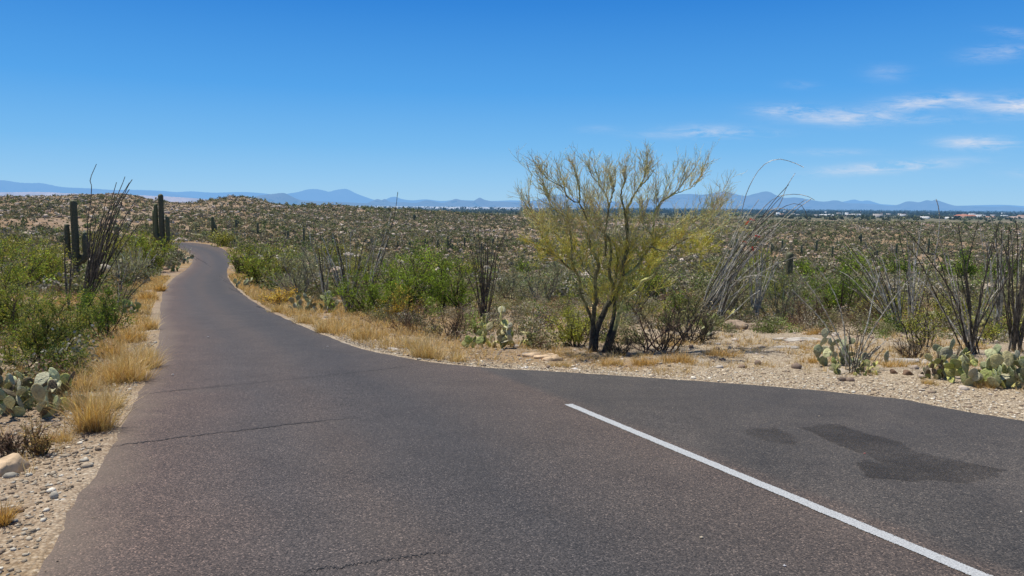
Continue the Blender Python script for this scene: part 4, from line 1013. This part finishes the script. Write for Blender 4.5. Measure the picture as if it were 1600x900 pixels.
# ------------------------------------------------------------------ palo verde
def palo_verde():
    b = hit(938, 550); Y = b[1]; t = thing('palo_verde_tree', 'bare yellow-green palo verde tree with many trunks beside the road', 'tree', b)
    DARK = np.array([.075,.065,.05]); YEL = np.array([.60,.58,.22]); MIDC = np.array([.12,.125,.05])
    limbs = [ # (points, start r, end r, depth offset at tip, colour mix 0 dark..1 yellow at end)
     ([(922,549),(926,520),(928,495),(931,465),(930,437),(935,412),(925,392),(918,365)],.060,.028,-.5,.5),
     ([(928,549),(934,512),(948,480),(962,455),(972,436),(973,412),(980,390),(980,360),(977,332)],.075,.03,.2,.15),
     ([(977,332),(985,316),(997,295),(1012,280),(1020,268)],.03,.008,.5,.5),
     ([(972,436),(990,422),(1000,411),(1017,383),(1037,366),(1062,358),(1085,345),(1105,336),(1124,330)],.045,.012,.5,.8),
     ([(949,550),(959,522),(966,494),(975,472),(986,459),(1000,447),(1003,440),(1020,432),(1027,423)],.052,.03,-.6,1.0),
     ([(928,510),(917,480),(907,460),(905,436),(900,425),(894,412),(893,388),(891,356),(886,341),(867,327),(857,314),(854,298),(848,285)],.036,.008,-.9,.9),
     ([(900,425),(885,415),(868,399),(850,390),(836,384)],.022,.009,-.7,.4),
     ([(960,452),(952,425),(955,382),(940,360),(920,347),(912,330),(905,317),(895,315),(885,305),(880,294),(864,284),(850,278)],.036,.008,-.3,.3),
     ([(905,317),(906,300),(902,278),(897,262)],.022,.006,-.3,.5),
     ([(946,400),(947,352),(951,325),(947,305),(935,287),(923,272),(921,262)],.030,.006,.7,.3),
     ([(951,325),(958,300),(962,282),(958,270)],.02,.005,.8,.5),
     ([(1020,378),(1022,340),(1028,321),(1040,310),(1056,299),(1064,284),(1070,270)],.028,.006,.3,.8),
     ([(1040,310),(1062,300),(1085,290),(1098,272)],.014,.005,.6,.8),
     ([(977,332),(970,305),(975,287),(980,272)],.022,.006,-.2,.5),
     ([(997,295),(1008,275),(1007,266)],.012,.005,.0,.6),
     ([(1062,358),(1080,362),(1095,352),(1108,345),(1120,342)],.018,.007,1.0,.9),
     ([(1015,385),(1040,392),(1060,380),(1075,372)],.02,.008,-.8,.3),
     ([(930,437),(915,420),(905,400),(890,380),(868,370),(848,362)],.02,.007,.8,.4),
     ([(985,459),(1003,432),(1030,400),(1045,388)],.02,.009,.9,.8),
     ([(950,475),(960,440),(965,400),(958,370),(965,340)],.03,.01,.9,.2),
     ([(943,549),(953,520),(959,495),(961,470),(968,450),(971,430)],.055,.03,.3,.2),
     ([(868,399),(850,372),(838,350),(830,330)],.014,.005,-.4,.8),
     ([(891,356),(872,350),(850,345),(835,342)],.013,.005,-.2,.9),
     ([(893,388),(878,375),(862,362),(848,372)],.013,.005,-1.2,.8),
     ([(1080,345),(1098,360),(1118,368),(1130,372)],.011,.005,.2,.9),
     ([(1045,388),(1062,400),(1085,395),(1102,388)],.012,.005,1.0,.8),
     ([(918,365),(925,345),(930,335),(938,330)],.015,.006,-1.0,.9),
     ([(1022,372),(1005,350),(1000,330),(1010,322)],.014,.005,-.6,.9)]
    polys = []; trunk = MB()
    for li, (pts, r0, r1, dd, ym) in enumerate(limbs):
        n = len(pts); 
        # child limbs begin at the depth their parent has there: small offsets, grow outward
        d0 = 0.0
        if li in (2, 8, 10, 12, 13, 14): d0 = {2:.2, 8:-.22, 10:.35, 12:.2, 13:.2, 14:.35}[li]
        if li in (3,): d0 = .1
        if li in (11, 15): d0 = .3
        P = np.array([at_depth(px, py, Y+d0+(dd-d0)*(k/(n-1))**1.2) for k, (px, py) in enumerate(pts)])
        if pts[0][1] > 540: P[0, 2] = b[2]-.06
        P = densify(P, 34); P[1:] += RS.normal(size=(33, 3))*.006
        R = np.linspace(r0, r1, 34)*.92; R[0:3] *= np.array([1.35, 1.15, 1.05]) if pts[0][1] > 540 else 1
        u = np.linspace(0, 1, 34)[:, None]; hh = np.clip((P[:, 2:3]-b[2])/2.2, 0, 1)
        w = np.clip(hh*1.4-.25+(.35 if ym > .75 else 0)*(u > .25), 0, 1)*ym
        nzz = np.clip(fbm(np.arange(34)*.35, np.full(34, li*3.), 3, 31)[:, None]*1.6+.5, 0, 1)
        w = np.clip(w*(.5+nzz), 0, 1)
        cc = DARK*(1-w)+YEL*w
        m = trunk
        tubes(m, P[None], R[None], 9, cc[None])
        polys.append((P, R, ym))
    trunk.build('trunk', M_bark, t, smooth=True)
    # secondary branches
    S = []; D = []; L = []
    EX = np.array([815,835,850,870,888,925,960,1005,1045,1080,1100,1120,1140.]); EY_ = np.array([300,272,252,236,226,230,238,232,240,236,262,292,325.])
    EZ = np.array([at_depth(q, w_, Y)[2]-b[2] for q, w_ in zip(EX, EY_)])
    for li, (P, R, ym) in enumerate(polys):
        lo = 12 if li in (0, 1, 4, 5) else 5
        ln = np.linalg.norm(np.diff(P, axis=0), axis=1).sum(); cnt = int(ln*(11 if li != 4 else 3))
        i = RS.randint(lo, 33, size=cnt); dr = P[np.minimum(i+1, 33)]-P[i]; dr /= np.linalg.norm(dr, axis=1, keepdims=True)+1e-9
        st = P[i]; hi_ = sstep(2.1, 2.6, st[:, 2]-b[2])[:, None]
        ctr = b+np.array([.3, 0, 1.2]); outw = st-ctr; outw /= np.linalg.norm(outw, axis=1, keepdims=True)+1e-9
        dv = (dr*.8+rnd_dirs(cnt)*.8+np.array([0, 0, .45]))*(1-hi_)+(dr*.5+outw*.9+rnd_dirs(cnt)*.45+np.array([0, 0, .5]))*hi_
        dv /= np.linalg.norm(dv, axis=1, keepdims=True)
        room = np.interp(800+st[:, 0]/st[:, 1]*FPX, EX, EZ)-(st[:, 2]-b[2])
        ll = np.where(hi_[:, 0] > .3, np.clip(room/np.maximum(dv[:, 2], .45), .08, .85)*RS.uniform(.35, .95, cnt), RS.uniform(.25, .65, cnt))
        S.append(st); D.append(dv); L.append(ll)
    S = np.concatenate(S); D = np.concatenate(D); L = np.concatenate(L)
    P2 = walk(S, D, L, 8, .38, .2)
    n2 = len(P2); zt = P2[:, -1, 2]-b[2]
    colr = lambda z, n: vary(np.where((z < 2.3)[:, None], np.array([.58,.55,.15]), np.array([.66,.62,.40])), n, .3)
    cr = MB(); tubes(cr, P2, np.outer(RS.uniform(.6, 1.2, n2)*.0065, np.linspace(1, .45, 8)), 4, colr(zt, n2))
    S3, D3, _ = spawn(P2, 9, .12, 1., .65, .2); L3 = np.clip(np.repeat(L, 9), .3, 1)*RS.uniform(.2, .55, len(S3)); P3 = walk(S3, D3, L3, 6, .4, .15)
    z3 = P3[:, -1, 2]-b[2]
    tubes(cr, P3, np.outer(np.full(len(P3), .0030), np.linspace(1, .6, 6)), 3, colr(z3, len(P3)))
    S4, D4, _ = spawn(P3, 4, .1, 1., .6, .25); L4 = np.repeat(L3, 4)*RS.uniform(.3, .7, len(S4)); P4 = walk(S4, D4, L4, 4, .4, .2)
    z4 = P4[:, -1, 2]-b[2]
    tubes(cr, P4, np.outer(np.full(len(P4), .0021), np.linspace(1, .7, 4)), 3, colr(z4, len(P4)))
    # minute leaves: thick low in the crown, almost none above
    nl = 150000; ii = RS.randint(len(P4), size=nl); k = RS.randint(0, 3, size=nl); f = RS.uniform(0, 1, (nl, 1)); Pt = P4[ii, k]*(1-f)+P4[ii, k+1]*f
    zz = Pt[:, 2]-b[2]; rad_ = np.abs(Pt[:, 0]-b[0]); pr = np.where(zz < 2.45, .12+.85*np.clip((rad_-.3)/.9, 0, 1), np.where(zz < 2.8, .25, .03)); kk = RS.uniform(size=nl) < pr; Pt = Pt[kk]
    leaves(cr, Pt+RS.normal(size=Pt.shape)*.012, RS.uniform(.012, .026, len(Pt)), vary((.56,.52,.12), len(Pt), .3), .45, .2)
    cr.build('crown', M_leaf, t)
palo_verde()

# ------------------------------------------------------------------ rocks
def rock_obj(px, base, wpx, hpx, label, col=(.38,.31,.23), seed=0, name='rock', flat=1, dpt=None):
    b = hit(px, base); d = b[1]; W = wpx/FPX*d; H = max(hpx/FPX*d, .04); D = dpt or W*.7
    rs = np.random.RandomState(seed+11)
    def hull(cx, cy, w_, d_, h_, z0, m=22):
        bmh = bmesh.new()
        for i in range(m):
            a = rs.uniform(0, 6.283); k = rs.uniform(.75, 1.0); zt = rs.choice([-.05, .35, .8, 1.0]); kk = k*(1.0 if zt < .9 else rs.uniform(.3, .85))
            bmh.verts.new((cx+math.cos(a)*kk*w_/2, cy+math.sin(a)*kk*d_/2, z0+h_*(zt+rs.uniform(-.07, .07)+.12*math.cos(a+seed))))
        bmesh.ops.convex_hull(bmh, input=bmh.verts)
        bmesh.ops.triangulate(bmh, faces=bmh.faces)
        bmesh.ops.subdivide_edges(bmh, edges=bmh.edges, cuts=2, use_grid_fill=True)
        bmesh.ops.triangulate(bmh, faces=bmh.faces)
        vs = [v for v in bmh.verts if v.link_faces]; ix = {v: i for i, v in enumerate(vs)}
        V = np.array([v.co[:] for v in vs]); T = np.array([[ix[v] for v in f.verts] for f in bmh.faces]); bmh.free()
        V = V+np.stack([fbm(V[:, 0]*9+q, V[:, 2]*14+V[:, 1]*7, 3, seed+q) for q in range(3)], 1)*min(h_, .12)*.16
        return V, T
    mb = MB()
    for q in range(6 if wpx/hpx > 4 and wpx > 60 else (3 if wpx/hpx > 3.5 else 1)):
        f = .75 if q == 0 else rs.uniform(.25, .55)
        V, T = hull(b[0]+(0 if q == 0 else rs.uniform(-.4, .4)*W), b[1]+(0 if q == 0 else rs.uniform(-.35, .3)*D), W*f, D*f, H*(.8 if q == 0 else rs.uniform(.45, 1.1)), b[2]-.03)
        mb.add(V, None, T, np.array(col)*rs.uniform(.85, 1.15)*(.85+.3*rs.rand(len(V), 1)))
    o = mb.build(name, M_rock, None, False, origin=tuple(b)); tag(o, label, 'rock', 'rocks lying on the road verges'); return o
TAN = (.62,.45,.28); PAL = (.50,.45,.38); BRN = (.22,.14,.09)
for k, a in enumerate([(12,735,74,34,'flat tan boulder at the left picture edge',TAN,.55),(92,780,34,9,'pale flat stone on the left shoulder near the asphalt',PAL,None),(30,800,30,20,'dark angular stone low on the left shoulder',BRN,None),
  (18,822,30,9,'small tan stone at the bottom left in dry grass',TAN,None),
  (1188,515,96,14,'long layered rock ledge behind the gravel pull-out',(.36,.27,.19),.6),(1258,531,90,6,'flat pale slab sunk in gravel below the rock ledge',PAL,.5),(1228,543,70,5,'thin pale slab left of the sunken one in the gravel',PAL,.5),
  (1412,566,80,10,'pale flat slab behind the lone round pad',PAL,.6),(1418,585,30,13,'reddish brown rock amid the low cacti, left piece',BRN,None),(1398,583,22,11,'reddish brown rock nearest the lone round pad',BRN,None),(1447,590,16,8,'grey stone right of the reddish brown rocks',(.35,.33,.30),None),
  (1462,597,12,5,'white pebble under the tall narrow prickly pear',(.7,.68,.64),None),(898,577,18,6,'small white stone at the asphalt edge below the palo verde',(.62,.58,.52),None),(850,560,70,11,'low layered tan rocks left of the palo verde foot',TAN,None),
  (828,556,44,10,'grey flaky rock in front of the wide prickly pear',(.33,.28,.23),None),(965,552,30,12,'grey rock at the right side of the palo verde trunk',(.36,.32,.27),None),(972,576,22,6,'brown stone in dry grass by the asphalt right of the tree',(.26,.20,.14),None),
  (612,546,22,6,'pale stones clod at the asphalt edge left of the tall grass tuft',PAL,None),(1520,530,60,7,'flat pale slab left of the right-edge ocotillo',PAL,.5),(815,575,30,4,'white flat stone on the verge left of the palo verde',(.6,.56,.5),None)]):
    rock_obj(a[0], a[1], a[2], a[3], a[4], a[5], k, dpt=a[6])
def road_pebble(px, py, s, col, lab):
    p = hit0(px, py); mb = MB(); rs = np.random.RandomState(int(px))
    mb.add(IV*(1+rs.uniform(-.2, .2, (12, 1)))*np.array([s, s*.7, s*.5])*.5+p+np.array([0, 0, s*.2]), None, IF, col)
    tag(mb.build('pebble', M_pebble, None, False, origin=tuple(p)), lab, 'pebble', 'pebbles lying on the asphalt')
road_pebble(1096, 841, .028, (.5,.42,.30), 'tan pebble on the asphalt below the white line')
road_pebble(1226, 885, .022, (.65,.62,.6), 'whitish chip on the asphalt near the bottom edge under the white line')
road_pebble(1351, 709, .022, (.55,.2,.17), 'reddish chip lying on the dark asphalt stain')
road_pebble(325, 527, .05, (.5,.48,.45), 'pale pebble on the road near the left golden grass')
road_pebble(270, 586, .04, (.55,.52,.48), 'pale pebble on the road beside the large golden tuft')
road_pebble(512, 542, .04, (.55,.5,.45), 'light pebble in the right half of the road')

# ------------------------------------------------------------------ dry grass
def blades(mb, x, y, n_each, hgt, spread, cols, wid, lean=.5):
    n = len(x)*n_each; X = np.repeat(x, n_each); Yy = np.repeat(y, n_each); Hh = np.repeat(hgt, n_each)*RS.uniform(.25, 1.0, n)*np.where(RS.rand(n) < .06, 1.35, 1)
    sp = np.repeat(spread, n_each); a = RS.uniform(0, 6.283, n); r = np.sqrt(RS.uniform(0, 1, n))*sp
    z = np.repeat(h(x, y), n_each)
    S = np.stack([X+np.cos(a)*r*.4, Yy+np.sin(a)*r*.4, z-.01], 1)
    ln = RS.uniform(.05, 1.0, n)**1.0*lean*1.35; Dv = np.stack([np.cos(a)*ln, np.sin(a)*ln, np.ones(n)], 1); Dv /= np.linalg.norm(Dv, axis=1, keepdims=True)
    Dv2 = Dv+np.stack([np.cos(a)*ln, np.sin(a)*ln, -.25*ln], 1)*.8+RS.normal(size=(n, 3))*.12; Dv2 /= np.linalg.norm(Dv2, axis=1, keepdims=True)
    M1 = S+Dv*(Hh*.55)[:, None]; T1 = M1+Dv2*(Hh*.5)[:, None]
    W = np.stack([-np.sin(a+RS.normal(size=n)), np.cos(a+RS.normal(size=n)), np.zeros(n)], 1)*np.broadcast_to(wid, (n,))[:, None]*.5
    V = np.stack([S-W, S+W, M1+W*.8, M1-W*.8, T1], 1).reshape(-1, 3); k = np.arange(n)*5
    cols = np.array(cols); cc = cols[RS.randint(len(cols), size=n)]*np.exp(RS.normal(size=(n, 1))*.22)
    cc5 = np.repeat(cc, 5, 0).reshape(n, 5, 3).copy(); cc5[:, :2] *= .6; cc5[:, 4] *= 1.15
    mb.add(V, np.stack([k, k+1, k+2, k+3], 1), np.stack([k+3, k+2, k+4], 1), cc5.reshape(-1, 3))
STR = [(.60,.44,.22), (.68,.53,.30), (.50,.34,.15), (.72,.60,.40), (.55,.38,.18)]
ORG = [(.55,.35,.13), (.62,.42,.18), (.46,.28,.10), (.66,.49,.25)]
def tuft(px, base, wpx, hpx, label, n, cols=STR, lean=.8, wf=1.0):
    b = hit(px, base); d = b[1]; W = wpx/FPX*d; H = hpx/FPX*d
    mb = MB(); m = max(10, int(n/40)); xs = b[0]+np.clip(RS.normal(size=m), -1.6, 1.6)*W*.17; ys = b[1]+np.clip(RS.normal(size=m), -1.6, 1.6)*W*.13
    blades(mb, xs, ys, 40, H*RS.uniform(.55, 1.15, m), np.full(m, W*.26), cols, max(.0035, d/745*.32)*wf, lean)
    o = mb.build('dry_grass_tuft', M_grass, None, False, origin=tuple(b)); tag(o, label, 'grass tuft', 'dry grass tufts on the verges')
for a in [(198,596,100,70,'largest golden grass tuft, spilling over the left asphalt edge',1500,ORG+STR,1.0),
  (150,672,76,100,'tall golden grass tuft on the left between the prickly pear and the asphalt',1300,ORG+STR,.7),
  (132,610,70,60,'golden grass tuft just above the tall one on the left',800,ORG+STR,.9),
  (170,560,70,50,'golden grass tuft behind the largest one on the left',700,ORG,.9),
  (225,560,46,40,'bleached grass tuft at the left asphalt edge behind the largest',500,STR,.9),
  (228,470,44,30,'golden grass tuft at the left edge below the short grey ocotillo',500,ORG,.9),
  (250,455,30,22,'small golden grass tuft nearest the left road edge farther on',400,ORG,.9),
  (185,590,90,56,'wide golden grass tuft left of the largest one',1300,ORG+STR,1.1),
  (215,575,80,56,'golden grass tuft right behind the largest one at the asphalt edge',1100,ORG+STR,1.0),
  (120,640,60,60,'straw grass tuft between the left prickly pear and the tall tuft',700,STR+ORG,.9),
  (165,640,60,60,'bleached grass tuft joining the tall tuft to the largest one',700,STR,1.0),
  (90,690,46,34,'short dry grass tuft right of the flat tan boulder',300,ORG+STR,.9),
  (205,535,60,40,'dry golden tuft under the dark green leafy bush',600,ORG,.9),
  (232,515,40,34,'dry tuft at the left asphalt edge below the shaded prickly pear',500,STR+ORG,.9),
  (8,820,30,60,'golden grass at the bottom left picture edge',300,ORG,.7),(28,610,40,50,'yellow grass behind the left prickly pear',300,ORG,.7),
  (668,560,74,60,'spiky straw grass tuft at the right asphalt edge, biggest on that side',900,STR,.75),
  (715,565,40,26,'small straw tuft right of the spiky one',300,STR,.8),(640,545,50,36,'straw tuft left of the spiky one at the asphalt edge',420,STR,.8),
  (478,505,60,26,'straw grass clump at the verge under the flat prickly pears',500,STR,.8),(520,520,70,30,'straw grass clump mid verge before the tangled thicket',600,STR+ORG,.7),
  (575,530,70,34,'straw grass clump before the bright green shrubs',600,STR+ORG,.7),(440,488,50,22,'straw clump below the golden-brown mound',400,STR,.8),
  (1010,570,60,24,'orange dry grass below the dead brush, left part',500,ORG,.8),(1060,566,70,24,'orange dry grass below the dead brush, middle part',600,ORG,.8),(1125,556,80,20,'orange dry grass right of the dead brush',600,ORG,.8),
  (955,570,50,22,'orange dry grass in front of the palo verde trunk',400,ORG+STR,.8),(870,572,60,16,'thin straw grass left of the palo verde on the verge',300,STR,.8),
  (1270,530-8,60,16,'orange grass below the dark green round bush',400,ORG,.8),(1265,566,50,14,'dry orange grass patch left of the blue-green prickly pear',300,ORG,.8),
  (1540,605,60,18,'orange grass at the foot of the dense right prickly pears',400,ORG,.8),(1395,572,60,16,'dry grass around the lone round pad',250,ORG,.8),
  (1490,575,60,30,'dry orange grass under the main right ocotillo',400,ORG,.8),(1455,600,50,16,'straw grass below the brown-stemmed low prickly pear',250,STR,.8)]:
    tuft(*a)
# continuous verge grass, nobody could count it
def verge(n, r0, r1, w0, w1, hh, dens, side, ne=16, wid=.6, half=43):
    x, y = inside_fov(n, r0, r1, .85, half); sd = sdist(x, y); u = x/y
    p = fbm(x/1.6, y/1.6, 3, 120)+RS.uniform(-.35, .35, len(x)); k = (sd > w0) & (sd < w1) & (p > dens) & side(x, y, u)
    x, y = x[k], y[k]; d = np.hypot(x, y); mb = MB()
    if len(x) == 0: return
    blades(mb, x, y, ne, hh*np.exp(RS.normal(size=len(x))*.25), np.full(len(x), .14), STR+ORG, np.repeat(np.maximum(.003, d/745*.3), ne), .7)
    tag(mb.build('verge_grass', M_grass), kind='stuff')
ls = lambda x, y, u: (x < -1.5) & (u < -.38) | (y > 30) & (x < -10)
rsd = lambda x, y, u: (u > -.45) & (u < .12)
verge(110000, 4, 60, .25, 3.8, .2, -.12, lambda x, y, u: (u < -.36) & (y > 5.5), half=46)
verge(110000, 10, 60, .12, 2.8, .24, -.3, lambda x, y, u: (u > -.45) & (u < -.02))
verge(30000, 9, 26, .3, 3.5, .12, .05, lambda x, y, u: (u >= -.02) & (u < .25))
verge(22000, 9, 26, 1.6, 9, .12, .15, lambda x, y, u: (u >= .2))
verge(36000, 14, 70, 2.5, 30, .2, .0, lambda x, y, u: u > -2, ne=12)
def litter():      # fallen twigs and dead stalks
    x, y = inside_fov(9000, 6, 45, .8); sd = sdist(x, y); k = (sd > 1.0) & (fbm(x/2, y/2, 3, 140) > -.05); x, y = x[k], y[k]
    z = h(x, y); n = len(x); D = rnd_dirs(n); D[:, 2] = np.abs(D[:, 2])*.6; P = walk(np.stack([x, y, z], 1), D, RS.uniform(.1, .4, n), 4, .5)
    d = np.hypot(x, y); mb = MB(); tubes(mb, P, np.outer(np.maximum(.002, d/745*.13), [1, .9, .8, .5]), 3, vary((.17,.12,.085), n, .4))
    tag(mb.build('twig_litter', M_bark), kind='stuff')
litter()

# ------------------------------------------------------------------ light and sky
SUN_EL, SUN_AZ = R_(71), R_(-64)          # azimuth from +Y, negative is left
sd_ = Vector((math.sin(SUN_AZ)*math.cos(SUN_EL), math.cos(SUN_AZ)*math.cos(SUN_EL), math.sin(SUN_EL)))
sl = bpy.data.lights.new('sun', 'SUN'); sl.energy = 5.0; sl.angle = R_(.5); sl.color = (1, .955, .88)
so = bpy.data.objects.new('sun', sl); C.objects.link(so); so.rotation_euler = (-sd_).to_track_quat('-Z', 'Y').to_euler(); so.location = (0, 0, 50)
w = bpy.data.worlds.new('World'); bpy.context.scene.world = w; w.use_nodes = True; nt = w.node_tree; nt.nodes.clear(); n = N(nt)
sky = n('ShaderNodeTexSky'); sky.sky_type = 'NISHITA'; sky.sun_disc = False; sky.sun_elevation = SUN_EL; sky.sun_rotation = SUN_AZ
sky.altitude = 900; sky.air_density = 1.0; sky.dust_density = .35; sky.ozone_density = 2.2
tc = n('ShaderNodeTexCoord').outputs['Generated']; sx = n('ShaderNodeSeparateXYZ', inp={0: tc})
grd = n.ramp(sx.outputs[2], [(0, (.37,.63,.86)), (.03, (.29,.58,.88)), (.075, (.18,.49,.87)), (.145, (.085,.37,.83)), (.25, (.03,.235,.70)), (.34, (.018,.16,.52)), (.55, (.010,.085,.29)), (1, (.008,.06,.20))])
grd = n.mix(1.0, grd, (10., 10., 10.), 'MULTIPLY')
skc = n.mix(.96, sky.outputs[0], grd)
yy = n.math('MAXIMUM', sx.outputs[1], .05); s_ = n.math('DIVIDE', sx.outputs[0], yy); t_ = n.math('DIVIDE', sx.outputs[2], yy)
vec = n('ShaderNodeCombineXYZ', inp={0: n.math('MULTIPLY', s_, 5.0), 1: n.math('MULTIPLY', t_, 26.0), 2: n.math('MULTIPLY', s_, .0)}).outputs[0]
nz = n('ShaderNodeTexNoise', inp={'Vector': vec, 'Scale': 1.6, 'Detail': 8.0, 'Roughness': .6, 'Distortion': .5}).outputs[0]
nz2 = n('ShaderNodeTexNoise', inp={'Vector': vec, 'Scale': 4.5, 'Detail': 9.0, 'Roughness': .72, 'Distortion': 1.0}).outputs[0]
tot = None
for (px, py, wx, hy, am, sl_) in [(1440,161,58,11,.85,-.06),(1500,152,30,8,.4,.1),(1320,182,80,11,.9,0),(1230,172,45,8,.75,0),(1105,207,58,9,.8,0),(1200,208,40,5,.25,0),(1390,261,100,8,.95,-.08),(1530,224,54,9,1.05,0),(1560,82,50,11,.45,-.1),(1590,166,60,14,1.0,0),(1300,238,60,5,.35,0),(1585,52,40,6,.3,.1),(1388,114,30,12,.25,0),(935,203,30,6,.2,0),(1248,133,26,6,.2,0),(1600,270,40,7,.3,0),(1020,212,60,5,.15,0),(1460,188,60,6,.3,0)]:
    d = ray(px, py); cs, ct = d[0], d[2]
    ds = n.math('SUBTRACT', s_, cs); dt = n.math('SUBTRACT', n.math('SUBTRACT', t_, ct), n.math('MULTIPLY', ds, -sl_*1.0))
    a1 = n.math('POWER', n.math('ABSOLUTE', n.math('MULTIPLY', ds, FPX/wx)), 2.0); a2 = n.math('POWER', n.math('ABSOLUTE', n.math('MULTIPLY', dt, FPX/hy)), 2.0)
    g = n.math('MULTIPLY', n.math('EXPONENT', n.math('MULTIPLY', n.math('ADD', a1, a2), -1.0)), am)
    tot = g if tot is None else n.math('ADD', tot, g)
dens = n.math('MULTIPLY', tot, n.maprange(n.math('ADD', n.math('MULTIPLY', nz, .5), n.math('MULTIPLY', nz2, .5)), .41, .62, .0, 1.35))
dens = n.math('MULTIPLY', n.math('MULTIPLY', dens, .72, True), n.maprange(sx.outputs[1], .1, .3))
col = n.mix(dens, skc, (7.2, 7.6, 8.6))
bg = n('ShaderNodeBackground', inp={0: col, 1: .1}); ow = n('ShaderNodeOutputWorld'); nt.links.new(bg.outputs[0], ow.inputs[0])

cam = bpy.data.cameras.new('camera'); co = bpy.data.objects.new('camera', cam); C.objects.link(co)
cam.sensor_width = 36; cam.lens = FPX/1600*36; cam.clip_start = .05; cam.clip_end = 200000
Mx = Matrix(((RT[0], UP[0], -fwd[0], 0), (RT[1], UP[1], -fwd[1], 0), (RT[2], UP[2], -fwd[2], EYE), (0, 0, 0, 1)))
co.matrix_world = Mx
sc = bpy.context.scene; sc.camera = co
sc.view_settings.view_transform = 'Standard'; sc.view_settings.look = 'None'; sc.view_settings.exposure = 0
sc.cycles.max_bounces = 6; sc.cycles.transparent_max_bounces = 8
for o in list(C.objects):
    if '_o' in o: del o['_o']
